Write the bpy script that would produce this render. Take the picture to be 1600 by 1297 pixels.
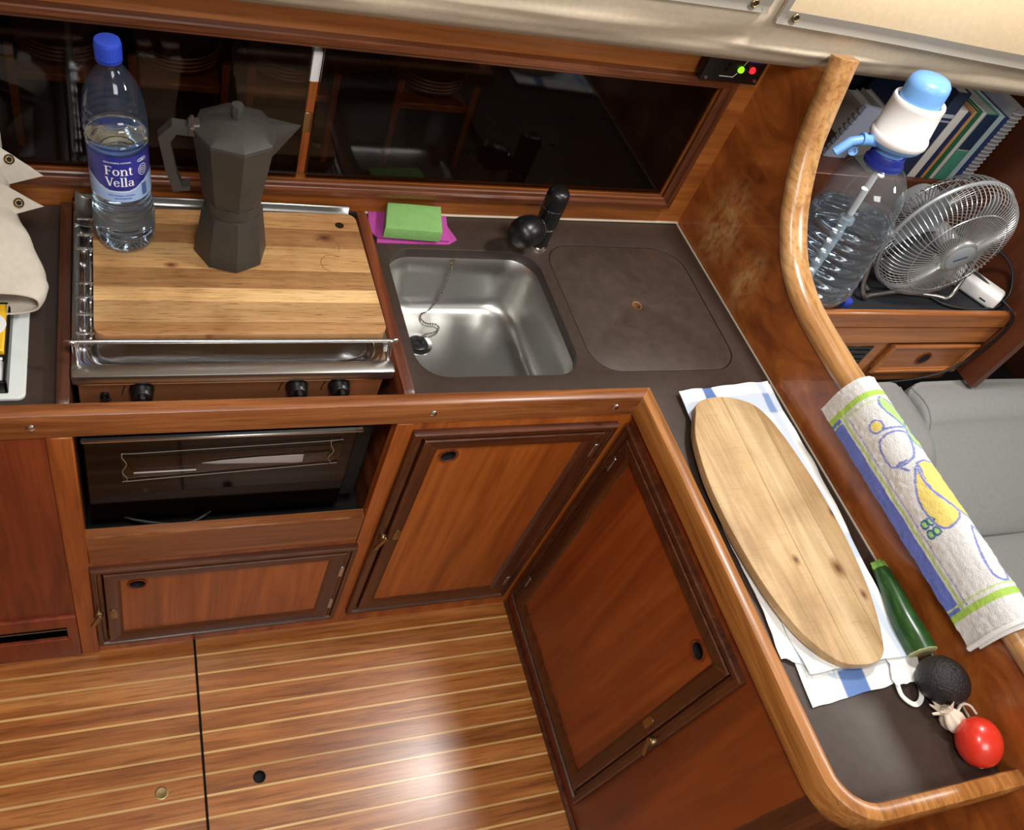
import bpy, bmesh, math, random
from mathutils import Vector, Matrix, noise
random.seed(7)
SC = bpy.context.scene
COL = SC.collection
for o in list(bpy.data.objects): bpy.data.objects.remove(o)

# ------------------------------------------------------------------ camera, world, light, exposure
cd = bpy.data.cameras.new('camera'); cam = bpy.data.objects.new('camera', cd); COL.objects.link(cam)
yaw, pitch, roll = -0.56222883, -0.85387002, 0.40558381
fw = Vector((-math.sin(yaw)*math.cos(pitch), math.cos(yaw)*math.cos(pitch), math.sin(pitch)))
ri = Vector((math.cos(yaw), math.sin(yaw), 0)); up = ri.cross(fw)
c_, s_ = math.cos(roll), math.sin(roll)
R_, U_ = c_*ri+s_*up, -s_*ri+c_*up
mw = Matrix((R_, U_, -fw)).transposed().to_4x4(); mw.translation = Vector((-1.05282, -1.17610, 1.68079))
cam.matrix_world = mw
cd.sensor_width = 36; cd.lens = 36*1337.80/1600; cd.shift_x = 91.58/1600; cd.shift_y = 2.09/1600; cd.clip_start = .02
SC.camera = cam
W = bpy.data.worlds.new('world'); SC.world = W; W.use_nodes = True
W.node_tree.nodes['Background'].inputs[0].default_value = (.8, .85, 1, 1); W.node_tree.nodes['Background'].inputs[1].default_value = .12
SC.view_settings.view_transform = 'Standard'; SC.view_settings.look = 'None'; SC.view_settings.gamma = 1
SC.view_settings.use_curve_mapping = False; SC.view_settings.exposure = 0.0
def area(name, loc, aim, size, power, col, shape='DISK', sy=None):
    l = bpy.data.lights.new(name, 'AREA'); l.shape = shape; l.size = size; l.energy = power; l.color = col
    if sy: l.size_y = sy
    o = bpy.data.objects.new(name, l); COL.objects.link(o); o.location = loc
    o.rotation_euler = (Vector(aim)-Vector(loc)).to_track_quat('-Z', 'Y').to_euler(); return o
area('cabin_lamp_light', (.04, -.37, 1.9), (.04, -.40, 0), .17, 12.5, (1, .97, .93))
area('galley_lamp_light', (-.95, -1.0, 1.93), (-.95, -.7, 0), .3, 11.5, (1, .97, .93))
area('fill_light', (-.5, -1.75, 1.9), (-.5, -1.0, .6), .6, 15, (.97, .98, 1), 'SQUARE')  # unseen fill added behind the camera to brighten the cabinet fronts
area('saloon_lamp_light', (1.0, -.85, 1.8), (.5, -.3, .8), .25, 10, (1, .95, .88))

# ------------------------------------------------------------------ helpers
def S(r, g, b):
    f = lambda c: (c/255/12.92) if c/255 <= .04045 else ((c/255+.055)/1.055)**2.4
    return (f(r), f(g), f(b), 1)
class N:
    def __init__(s, name):
        s.m = bpy.data.materials.new(name); s.m.use_nodes = True; s.t = s.m.node_tree; s.n = s.t.nodes
        s.b = s.n['Principled BSDF']; s.out = s.n['Material Output']
    def new(s, ty, **k):
        x = s.n.new(ty)
        for a, v in k.items():
            if a.startswith('i_'):
                x.inputs[a[2:].replace('_', ' ')].default_value = v
            else: setattr(x, a, v)
        return x
    def link(s, a, b): s.t.links.new(a, b)
    def ramp(s, src, stops, interp='LINEAR'):
        r = s.n.new('ShaderNodeValToRGB'); r.color_ramp.interpolation = interp
        e = r.color_ramp.elements
        while len(e) < len(stops): e.new(.5)
        for i, (p, c) in enumerate(stops): e[i].position = p; e[i].color = c
        s.link(src, r.inputs[0]); return r.outputs[0]
    def mix(s, fac, a, b, mode='MIX'):
        x = s.n.new('ShaderNodeMix'); x.data_type = 'RGBA'; x.blend_type = mode
        for k, v in ((0, fac), (6, a), (7, b)):
            if hasattr(v, 'is_linked') or hasattr(v, 'links'): s.link(v, x.inputs[k])
            else: x.inputs[k].default_value = v
        return x.outputs[2]
    def coords(s, sc=(1, 1, 1), rnd=True, kind='Object'):
        tc = s.n.new('ShaderNodeTexCoord'); v = tc.outputs[kind]
        if rnd:
            oi = s.n.new('ShaderNodeObjectInfo'); vm = s.n.new('ShaderNodeVectorMath'); vm.operation = 'SCALE'
            cx = s.n.new('ShaderNodeCombineXYZ')
            for i in range(3): s.link(oi.outputs['Random'], cx.inputs[i])
            s.link(cx.outputs[0], vm.inputs[0]); vm.inputs['Scale'].default_value = 37.3
            va = s.n.new('ShaderNodeVectorMath'); s.link(v, va.inputs[0]); s.link(vm.outputs[0], va.inputs[1]); v = va.outputs[0]
        mp = s.n.new('ShaderNodeMapping'); mp.inputs['Scale'].default_value = sc; s.link(v, mp.inputs[0]); return mp.outputs[0]
    def noise(s, vec, scale, detail=4, rough=.55, dist=0):
        x = s.n.new('ShaderNodeTexNoise'); s.link(vec, x.inputs['Vector'])
        x.inputs['Scale'].default_value = scale; x.inputs['Detail'].default_value = detail
        x.inputs['Roughness'].default_value = rough; x.inputs['Distortion'].default_value = dist; return x.outputs[0]
    def bump(s, h, strength=.2, dist=.001):
        x = s.n.new('ShaderNodeBump'); x.inputs['Strength'].default_value = strength; x.inputs['Distance'].default_value = dist
        s.link(h, x.inputs['Height']); s.link(x.outputs[0], s.b.inputs['Normal'])
    def set(s, **k):
        for a, v in k.items(): s.b.inputs[a.replace('_', ' ')].default_value = v
        return s
def plain(name, col, rough=.5, metal=0, bump=0, bscale=200, coat=0, var=0, **k):
    n = N(name); n.set(Base_Color=col, Roughness=rough, Metallic=metal); n.b.inputs['Coat Weight'].default_value = coat
    if bump or var:
        v = n.coords(); h = n.noise(v, bscale, 5)
        if bump: n.bump(h, bump, .0008 if bscale != 260 else .003)
        if var:
            h2 = n.noise(v, bscale*.13, 4)
            a = tuple(c*(1-var) for c in col[:3])+(1,); b = tuple(min(1, c*(1+var)) for c in col[:3])+(1,)
            n.link(n.ramp(h2, [(.3, a), (.7, b)]), n.b.inputs['Base Color'])
    n.set(**k); return n.m
AX = {'x': (.07, 1, 1), 'y': (1, .07, 1), 'z': (1, 1, .07)}
def wood(name, dark, mid, light, axis='x', sc=22, rough=.35, coat=.3, dist=1.2, bump=.25, fine=.45, blotch=.35, wear=None):
    n = N(name); st = AX[axis]
    v = n.coords(st); a = n.noise(v, sc, 5, .6, dist)
    f = n.noise(n.coords(tuple(x*(.55 if x < 1 else 1) for x in st)), sc*7, 4, .65, .4)
    base = n.ramp(a, [(.28, dark), (.5, mid), (.72, light)])
    fr = n.ramp(f, [(.36, (.36, .30, .26, 1)), (.52, (1, 1, 1, 1))])
    base = n.mix(fine, base, fr, 'MULTIPLY')
    bl = n.noise(n.coords(), 5, 3)
    br = n.ramp(bl, [(.3, (.6, .55, .5, 1)), (.65, (1.0, 1.0, 1.0, 1))])
    base = n.mix(blotch, base, br, 'MULTIPLY')
    oi = n.n.new('ShaderNodeObjectInfo')
    hv = n.new('ShaderNodeHueSaturation'); mr = n.new('ShaderNodeMapRange'); mr.inputs[3].default_value = .88; mr.inputs[4].default_value = 1.1
    n.link(oi.outputs['Random'], mr.inputs[0]); n.link(mr.outputs[0], hv.inputs['Value']); n.link(base, hv.inputs['Color'])
    res = hv.outputs[0]
    if wear:
        bv = n.n.new('ShaderNodeBevel'); bv.samples = 4; bv.inputs['Radius'].default_value = .0035
        ge = n.n.new('ShaderNodeNewGeometry'); dt = n.new('ShaderNodeVectorMath', operation='DOT_PRODUCT'); n.link(bv.outputs[0], dt.inputs[0]); n.link(ge.outputs['True Normal'], dt.inputs[1])
        wf = n.ramp(dt.outputs['Value'], [(.80, (1, 1, 1, 1)), (.975, (0, 0, 0, 1))])
        wn_ = n.ramp(n.noise(n.coords(tuple(.4 if x < 1 else 1 for x in st)), 60, 5, .7), [(.44, (0, 0, 0, 1)), (.60, (1, 1, 1, 1))])
        ml = n.new('ShaderNodeMath', operation='MULTIPLY'); n.link(wf, ml.inputs[0]); n.link(wn_, ml.inputs[1])
        m2 = n.new('ShaderNodeMath', operation='MULTIPLY'); n.link(ml.outputs[0], m2.inputs[0]); m2.inputs[1].default_value = .75
        res = n.mix(m2.outputs[0], res, wear)
    n.link(res, n.b.inputs['Base Color'])
    n.set(Roughness=rough); n.b.inputs['Coat Weight'].default_value = coat; n.b.inputs['Coat Roughness'].default_value = .22
    n.bump(f, bump, .0006); return n.m

class G:
    def __init__(s): s.v = []; s.f = []; s.mi = []; s.cur = 0
    def add(s, vs, fs, mat=None):
        o = len(s.v)
        for p in vs:
            p = Vector(p); s.v.append(mat @ p if mat else p)
        for f in fs: s.f.append([i+o for i in f]); s.mi.append(s.cur)
        return s
    def box(s, a, b, bev=0, mat=None, seg=1):
        bm = bmesh.new(); bmesh.ops.create_cube(bm, size=1)
        for w in bm.verts: w.co = Vector([(a[i]+b[i])/2 + w.co[i]*(b[i]-a[i]) for i in range(3)])
        if bev: bmesh.ops.bevel(bm, geom=bm.edges[:], offset=bev, segments=seg, affect='EDGES', profile=.5)
        bm.verts.index_update(); s.add([w.co.copy() for w in bm.verts], [[w.index for w in f.verts] for f in bm.faces], mat); bm.free(); return s
    def rings(s, rs, closed=True, cap0=False, cap1=False, mat=None, loop=False):
        n = len(rs[0]); vs = [p for r in rs for p in r]; fs = []
        m = len(rs)
        for i in range(m if loop else m-1):
            j = (i+1) % m
            for k in range(n if closed else n-1):
                q = (k+1) % n; fs.append([i*n+k, i*n+q, j*n+q, j*n+k])
        if cap0: fs.append(list(range(n))[::-1])
        if cap1: fs.append([(m-1)*n+k for k in range(n)])
        return s.add(vs, fs, mat)
    def lathe(s, prof, seg=32, mat=None, cap=True, phase=0):
        rs = [[(r*math.cos(2*math.pi*k/seg+phase), r*math.sin(2*math.pi*k/seg+phase), z) for k in range(seg)] for r, z in prof]
        return s.rings(rs, True, cap and prof[0][0] > 1e-6, cap and prof[-1][0] > 1e-6, mat)
    def tube(s, path, r, seg=8, closed=False, cap=True, sy=1):
        P = [Vector(p) for p in path]; n = len(P); rs = []; up0 = None
        for i in range(n):
            a = P[(i-1) % n] if (closed or i > 0) else P[i]; b = P[(i+1) % n] if (closed or i < n-1) else P[i]
            t = (b-a).normalized()
            if up0 is None:
                up0 = Vector((0, 0, 1)) if abs(t.z) < .9 else Vector((1, 0, 0))
            x = t.cross(up0).normalized(); y = x.cross(t).normalized(); up0 = y
            rr = r[i] if isinstance(r, (list, tuple)) else r
            rs.append([P[i] + x*rr*math.cos(2*math.pi*k/seg) + y*rr*sy*math.sin(2*math.pi*k/seg) for k in range(seg)])
        return s.rings(rs, True, cap and not closed, cap and not closed, None, closed)
    def ball(s, c, r, seg=16, n=10, sc=(1, 1, 1), rot=None):
        prof = [(r*math.sin(math.pi*i/n), -r*math.cos(math.pi*i/n)) for i in range(n+1)]
        prof[0] = (1e-7, -r); prof[-1] = (1e-7, r)
        m = Matrix.Translation(c) @ (rot.to_4x4() if rot else Matrix()) @ Matrix.Diagonal((*sc, 1))
        return s.lathe(prof, seg, m, False)
    def plate(s, outline, holes, z0, z1, bev=0, mat=None, res=2):
        cu = bpy.data.curves.new('tmp', 'CURVE'); cu.dimensions = '2D'; cu.fill_mode = 'BOTH'
        cu.extrude = (z1-z0)/2-bev; cu.bevel_depth = bev; cu.bevel_resolution = res; cu.offset = -bev
        for pts in [outline]+list(holes):
            sp = cu.splines.new('POLY'); sp.points.add(len(pts)-1); sp.use_cyclic_u = True
            for i, p in enumerate(pts): sp.points[i].co = (p[0], p[1], 0, 1)
        ob = bpy.data.objects.new('tmp', cu); COL.objects.link(ob)
        dg = bpy.context.evaluated_depsgraph_get(); dg.update(); me = bpy.data.meshes.new_from_object(ob.evaluated_get(dg))
        M = (mat or Matrix()) @ Matrix.Translation((0, 0, (z0+z1)/2))
        bm = bmesh.new(); bm.from_mesh(me); bmesh.ops.remove_doubles(bm, verts=bm.verts, dist=1e-6); bm.verts.index_update()
        s.add([w.co.copy() for w in bm.verts], [[w.index for w in f.verts] for f in bm.faces], M)
        bm.free(); bpy.data.objects.remove(ob); bpy.data.curves.remove(cu); bpy.data.meshes.remove(me); return s
    def text(s, body, size, depth, mat=None, align='CENTER', offset=0, fn=None):
        cu = bpy.data.curves.new('tmp', 'FONT'); cu.body = body; cu.size = size; cu.extrude = depth; cu.align_x = align; cu.offset = offset; cu.resolution_u = 4
        ob = bpy.data.objects.new('tmp', cu); COL.objects.link(ob)
        dg = bpy.context.evaluated_depsgraph_get(); dg.update(); me = bpy.data.meshes.new_from_object(ob.evaluated_get(dg))
        vs = [(mat @ w.co if mat else w.co.copy()) for w in me.vertices]
        if fn: vs = [fn(w) for w in vs]
        s.add(vs, [list(p.vertices) for p in me.polygons]); bpy.data.objects.remove(ob); bpy.data.curves.remove(cu); bpy.data.meshes.remove(me); return s
    def sheet(s, fn, nu, nv, thick=0, closed_u=False):
        """fn(u,v)->point; optional thickness by offsetting along the numeric normal"""
        g = [[Vector(fn(i/nu, j/nv)) for j in range(nv+1)] for i in range(nu+1)]
        if not thick:
            vs = [p for r in g for p in r]; fs = [[i*(nv+1)+j, (i+1)*(nv+1)+j, (i+1)*(nv+1)+j+1, i*(nv+1)+j+1] for i in range(nu) for j in range(nv)]
            return s.add(vs, fs)
        def nr(i, j):
            a = g[min(i+1, nu)][j]-g[max(i-1, 0)][j]; b = g[i][min(j+1, nv)]-g[i][max(j-1, 0)]
            return a.cross(b).normalized()
        top = [g[i][j] for i in range(nu+1) for j in range(nv+1)]
        bot = [g[i][j]-nr(i, j)*thick for i in range(nu+1) for j in range(nv+1)]
        w = nv+1; k = len(top); fs = []
        for i in range(nu):
            for j in range(nv):
                q = [i*w+j, (i+1)*w+j, (i+1)*w+j+1, i*w+j+1]; fs.append(q); fs.append([x+k for x in q[::-1]])
        for i in range(nu):
            for j in (0, nv):
                q = [i*w+j, (i+1)*w+j, (i+1)*w+j+k, i*w+j+k]; fs.append(q if j else q[::-1])
        for j in range(nv):
            for i in (0, nu):
                q = [i*w+j, i*w+j+1, i*w+j+1+k, i*w+j+k]; fs.append(q[::-1] if i else q)
        return s.add(top+bot, fs)
    def build(s, name, mat, parent=None, X=None, ang=38, col=None, flat=False, org=None):
        wo = Vector(parent['_w']) if parent else Vector(org or (0, 0, 0))
        vs = [(X @ p if X else p)-wo for p in s.v]
        me = bpy.data.meshes.new(name); me.from_pydata([tuple(p) for p in vs], [], s.f)
        mats = mat if isinstance(mat, list) else [mat]
        for m in mats: me.materials.append(m)
        if len(mats) > 1: me.polygons.foreach_set('material_index', s.mi)
        bm = bmesh.new(); bm.from_mesh(me); bmesh.ops.recalc_face_normals(bm, faces=bm.faces); bm.to_mesh(me); bm.free()
        if not flat:
            me.polygons.foreach_set('use_smooth', [True]*len(me.polygons)); me.set_sharp_from_angle(angle=math.radians(ang))
        if col:
            ca = me.color_attributes.new('print', 'FLOAT_COLOR', 'POINT')
            for i in range(len(s.v)): ca.data[i].color = col(i)
        me.update()
        o = bpy.data.objects.new(name, me); COL.objects.link(o); o['_w'] = tuple(wo)
        if parent: o.parent = parent
        else: o.location = wo
        return o
def tag(o, label, cat, group=None):
    o['label'] = label; o['category'] = cat
    if group: o['group'] = group
    return o
def thing(name, loc, label, cat, group=None):
    o = bpy.data.objects.new(name, None); COL.objects.link(o); o.location = loc; o['_w'] = tuple(loc); o.empty_display_size = .03
    return tag(o, label, cat, group)
def struct(o): o['kind'] = 'structure'; return o
def sroot(name, loc=(0, 0, 0)):
    o = bpy.data.objects.new(name, None); COL.objects.link(o); o.location = loc; o['_w'] = tuple(loc); o['kind'] = 'structure'; return o
def rr(x0, y0, x1, y1, r, n=6):
    out = []
    for cx, cy, a in ((x1-r, y0+r, -90), (x1-r, y1-r, 0), (x0+r, y1-r, 90), (x0+r, y0+r, 180)):
        for i in range(n+1):
            t = math.radians(a+90*i/n); out.append((cx+r*math.cos(t), cy+r*math.sin(t)))
    return out
def circ(cx, cy, r, n=24): return [(cx+r*math.cos(2*math.pi*i/n), cy+r*math.sin(2*math.pi*i/n)) for i in range(n)]
def spline(pts, n=8, closed=False):
    P = [Vector(p) for p in pts]; m = len(P); out = []
    for i in range(m if closed else m-1):
        g = lambda k: P[k % m] if closed else P[max(0, min(m-1, k))]
        a, b, c, d = g(i-1), g(i), g(i+1), g(i+2)
        for k in range(n):
            t = k/n; out.append(.5*((2*b)+(c-a)*t+(2*a-5*b+4*c-d)*t*t+(3*b-a-3*c+d)*t**3))
    if not closed: out.append(P[-1].copy())
    return out
def sm(a, b, x):
    t = max(0, min(1, (x-a)/(b-a))); return t*t*(3-2*t)
def lerp3(a, b, t): return tuple(a[i]+(b[i]-a[i])*t for i in range(3))+(1,)
RX = Matrix.Rotation(math.radians(90), 4, 'X')          # maps (u,v,w) -> (u,-w,v): plate standing in the xz plane, +w towards the viewer
def XZ(y): return Matrix.Translation((0, y, 0)) @ RX
RYZ = Matrix(((0, 0, -1, 0), (1, 0, 0, 0), (0, 1, 0, 0), (0, 0, 0, 1)))   # (u,v,w)->(-w,u,v): plate in the yz plane, +w towards -x
def YZ(x): return Matrix.Translation((x, 0, 0)) @ RYZ
WB = Matrix.Rotation(.0257, 4, 'Z')                     # the back wall is a little out of square
WR = Matrix.Rotation(.018, 4, 'Z')                      # so is the bulkhead

# ------------------------------------------------------------------ materials
m_cab = wood('teak_panel', S(128, 61, 18), S(173, 91, 30), S(198, 116, 46), 'z', 14, .42, .2, 1.5, .1, .22)
m_cabr = wood('teak_panel_red', S(110, 47, 14), S(144, 67, 22), S(168, 88, 33), 'z', 9, .4, .2, 2.2, .08, .18)
m_left = wood('mahogany_board', S(100, 38, 18), S(132, 56, 26), S(152, 70, 34), 'z', 20, .42, .15, 1.6, .15, .35)
m_stile = wood('teak_frame', S(128, 62, 22), S(168, 88, 34), S(190, 108, 48), 'z', 24, .4, .2, 1, .15, .35)
m_rail = wood('teak_rail', S(104, 54, 24), S(142, 82, 40), S(174, 112, 62), 'x', 26, .38, .25, 1, .3, .5, .35, S(214, 160, 106))
m_raily = wood('teak_rail_along', S(124, 74, 30), S(162, 104, 48), S(190, 134, 74), 'y', 26, .38, .25, 1, .3, .5, .35, S(216, 168, 116))
m_dark = wood('dark_moulding', S(58, 27, 12), S(84, 41, 18), S(108, 58, 28), 'x', 30, .42, .15, 1, .2, .45, .35, S(150, 106, 72))
m_darkz = wood('dark_moulding_upright', S(58, 27, 12), S(84, 41, 18), S(108, 58, 28), 'z', 30, .42, .15, 1, .2, .45, .35, S(150, 106, 72))
m_floor = wood('teak_plank', S(142, 80, 32), S(180, 112, 52), S(202, 138, 74), 'x', 30, .32, .4, .8, .25, .62, .4)
m_holly = wood('holly_strip', S(196, 150, 86), S(220, 178, 112), S(234, 196, 132), 'x', 30, .35, .5, .5, .1, .15, .1)
m_wallw = wood('wall_teak', S(132, 72, 26), S(170, 98, 40), S(190, 118, 54), 'x', 20, .4, .3, 1, .15, .35)
m_frame = wood('window_teak', S(72, 36, 18), S(108, 58, 30), S(140, 80, 44), 'x', 30, .34, .4, 1, .25, .5)
m_trim = wood('honey_trim', S(150, 98, 50), S(192, 142, 86), S(214, 170, 116), 'y', 20, .3, .5, 1, .25, .5, .55, S(232, 198, 150))
m_saloon = wood('saloon_teak', S(136, 76, 34), S(170, 104, 54), S(190, 124, 70), 'x', 20, .4, .3, 1, .2, .35)
m_part = wood('partition_brown', S(70, 34, 18), S(92, 46, 24), S(104, 54, 30), 'z', 9, .45, .15, 1, .1, .2)
m_lam = plain('brown_laminate', S(57, 45, 38), .42, 0, .06, 500, 0, .12)
m_lid = plain('brown_laminate_scuffed', S(61, 49, 41), .45, 0, .06, 400, 0, .2)
m_caulk = plain('white_caulk', S(216, 204, 180), .6)
m_steel = plain('brushed_steel', S(186, 186, 182), .34, 1, .03, 300)
m_chain = plain('dull_chain', S(120, 112, 98), .3, 1)
m_chrome = plain('polished_steel', S(222, 222, 222), .16, 1)
m_steelc = plain('steel_copper_reflection', S(168, 110, 72), .3, .35, 0, 60, 0, .12)  # copper tint paints the reflected wood rail into the steel's colour
m_black = plain('black_plastic', S(16, 16, 17), .35, 0, .03, 300)
m_blackm = plain('black_matt', S(9, 8, 8), .7)
m_brass = plain('aged_brass', S(150, 128, 92), .35, 1, .1, 300)
m_copper = plain('copper_ring', S(150, 80, 46), .3, .7)
m_hole = plain('dark_hole', S(6, 4, 3), .8)
m_moka = plain('darkened_aluminium', S(74, 73, 68), .5, .55, .06, 150, 0, .12)
m_mokah = plain('moka_handle', S(56, 54, 50), .55, 0, .05, 200)
m_canvas = plain('beige_canvas', S(188, 174, 152), .85, 0, .35, 900, 0, .06)
m_flap = plain('cream_canvas', S(204, 182, 148), .85, 0, .3, 900, 0, .05)
m_border = plain('grey_canvas_binding', S(126, 120, 110), .85, 0, .3, 900)
m_canl = plain('grey_beige_canvas', S(198, 190, 174), .85, 0, .35, 900, 0, .05)
m_cush = plain('grey_upholstery', S(138, 140, 138), .9, 0, .3, 900, 0, .05)
m_navy = plain('navy_lining', S(10, 12, 22), .8, 0, .2, 500)
m_white = plain('white_plastic', S(232, 232, 230), .4)
m_blue = plain('sky_blue_plastic', S(110, 162, 222), .35)
m_dblue = plain('deep_blue_plastic', S(34, 52, 150), .4)
m_pink = plain('magenta_cloth', S(170, 66, 146), .9, 0, .5, 700, 0, .08)
m_green = plain('green_sponge', S(124, 170, 98), .95, 0, .8, 500, 0, .06)
m_red = plain('tomato_skin', S(214, 52, 34), .3, 0, 0, 200, .25, .0)
m_avo = plain('avocado_skin', S(30, 27, 27), .42, 0, .9, 260)
m_garlic = plain('garlic_paper', S(226, 212, 190), .7, 0, .3, 200, 0, .12)
m_loco = plain('locker_lining', S(96, 62, 40), .6)
m_plate = plain('plate_glaze', S(150, 96, 58), .4)
m_rubber = plain('black_cable', S(14, 14, 15), .5)

def tint_mat(name, tint, rough=.03, ior=1.5, k=1.0):
    n = N(name); tr = n.new('ShaderNodeBsdfTransparent'); tr.inputs[0].default_value = tint
    gl = n.new('ShaderNodeBsdfGlossy'); gl.inputs['Roughness'].default_value = rough
    fr = n.new('ShaderNodeFresnel'); fr.inputs[0].default_value = ior
    mx = n.new('ShaderNodeMixShader'); ge = n.n.new('ShaderNodeNewGeometry'); sb = n.new('ShaderNodeMath', operation='SUBTRACT'); sb.inputs[0].default_value = 1; n.link(ge.outputs['Backfacing'], sb.inputs[1])
    ml = n.new('ShaderNodeMath', operation='MULTIPLY'); n.link(fr.outputs[0], ml.inputs[0]); n.link(sb.outputs[0], ml.inputs[1])
    n.link(ml.outputs[0], mx.inputs[0]); n.link(tr.outputs[0], mx.inputs[1]); n.link(gl.outputs[0], mx.inputs[2])
    n.link(mx.outputs[0], n.out.inputs[0]); return n.m
m_acryl = tint_mat('smoked_acrylic', (.50, .47, .44, 1), .05, 1.42)
m_pet = tint_mat('clear_plastic', (.92, .96, .99, 1), .05, 1.55)
m_petj = tint_mat('cloudy_clear_plastic', (.90, .95, .98, 1), .06, 1.7)
_t = m_petj.node_tree; _o = _t.nodes['Material Output']; _s = _o.inputs[0].links[0].from_socket
_d = _t.nodes.new('ShaderNodeBsdfDiffuse'); _d.inputs[0].default_value = S(206, 218, 226); _m = _t.nodes.new('ShaderNodeMixShader'); _m.inputs[0].default_value = .06
_t.links.new(_s, _m.inputs[1]); _t.links.new(_d.outputs[0], _m.inputs[2]); _t.links.new(_m.outputs[0], _o.inputs[0])
_t = m_pet.node_tree; _o = _t.nodes['Material Output']; _s = _o.inputs[0].links[0].from_socket
_d = _t.nodes.new('ShaderNodeBsdfDiffuse'); _d.inputs[0].default_value = S(150, 180, 220); _m = _t.nodes.new('ShaderNodeMixShader'); _m.inputs[0].default_value = .03
_t.links.new(_s, _m.inputs[1]); _t.links.new(_d.outputs[0], _m.inputs[2]); _t.links.new(_m.outputs[0], _o.inputs[0])
m_sleeve = tint_mat('clear_blister', (.9, .9, .9, 1), .05, 1.45)
m_ovglass = plain('oven_glass', S(10, 6, 4), .06, 0, 0, 200, 0, 0, **{'Specular_IOR_Level': .22}); 
n = N('water'); n.set(Base_Color=(.66, .85, 1, 1), Roughness=.02, IOR=1.33); n.b.inputs['Transmission Weight'].default_value = 1; m_water = n.m

def printed(name, rough=.8, bump=0, bscale=900, bd=.001):
    n = N(name); a = n.new('ShaderNodeVertexColor'); a.layer_name = 'print'; n.link(a.outputs[0], n.b.inputs['Base Color']); n.set(Roughness=rough)
    if bump: n.bump(n.noise(n.coords(), bscale, 4), bump, bd)
    return n.m
m_terry = printed('printed_terry', .95, 1, 560, .0024); m_linen = printed('striped_linen', .9, .4, 1200); m_label = printed('bottle_label_print', .35)
m_courg = printed('courgette_skin', .28)

# burl-like bulkhead plywood with worn varnish patches
n = N('bulkhead_burl'); v = n.coords((1, .5, 1), False); a = n.noise(v, 13, 7, .62, 1.6)
base = n.ramp(a, [(.25, S(100, 46, 14)), (.45, S(144, 76, 28)), (.6, S(168, 94, 38)), (.8, S(194, 122, 56))])
def blob(c, r):
    tc = n.n.new('ShaderNodeTexCoord'); d = n.new('ShaderNodeVectorMath', operation='DISTANCE'); mp = n.n.new('ShaderNodeMapping')
    n.link(tc.outputs['Object'], mp.inputs[0]); mp.inputs['Scale'].default_value = (0, 1/r[0], 1/r[1]); n.link(mp.outputs[0], d.inputs[0])
    d.inputs[1].default_value = (0, c[0]/r[0], c[1]/r[1]); return d.outputs['Value']
wn = n.noise(n.coords((1, 1, .6), False), 42, 5, .7)
for cc, r in (((-.112, .81), (.065, .10)), ((-.235, .79), (.040, .07))):
    mr = n.new('ShaderNodeMapRange'); n.link(blob(cc, r), mr.inputs[0]); mr.inputs[1].default_value = .35; mr.inputs[2].default_value = 1.1; mr.inputs[3].default_value = .9; mr.inputs[4].default_value = 0
    ad = n.new('ShaderNodeMath', operation='MULTIPLY'); n.link(mr.outputs[0], ad.inputs[0])
    r2 = n.ramp(wn, [(.38, (0, 0, 0, 1)), (.62, (1, 1, 1, 1))]); n.link(r2, ad.inputs[1])
    base = n.mix(ad.outputs[0], base, S(206, 160, 100))
n.link(base, n.b.inputs['Base Color']); n.set(Roughness=.38); n.b.inputs['Coat Weight'].default_value = .3; m_burl = n.m

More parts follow.
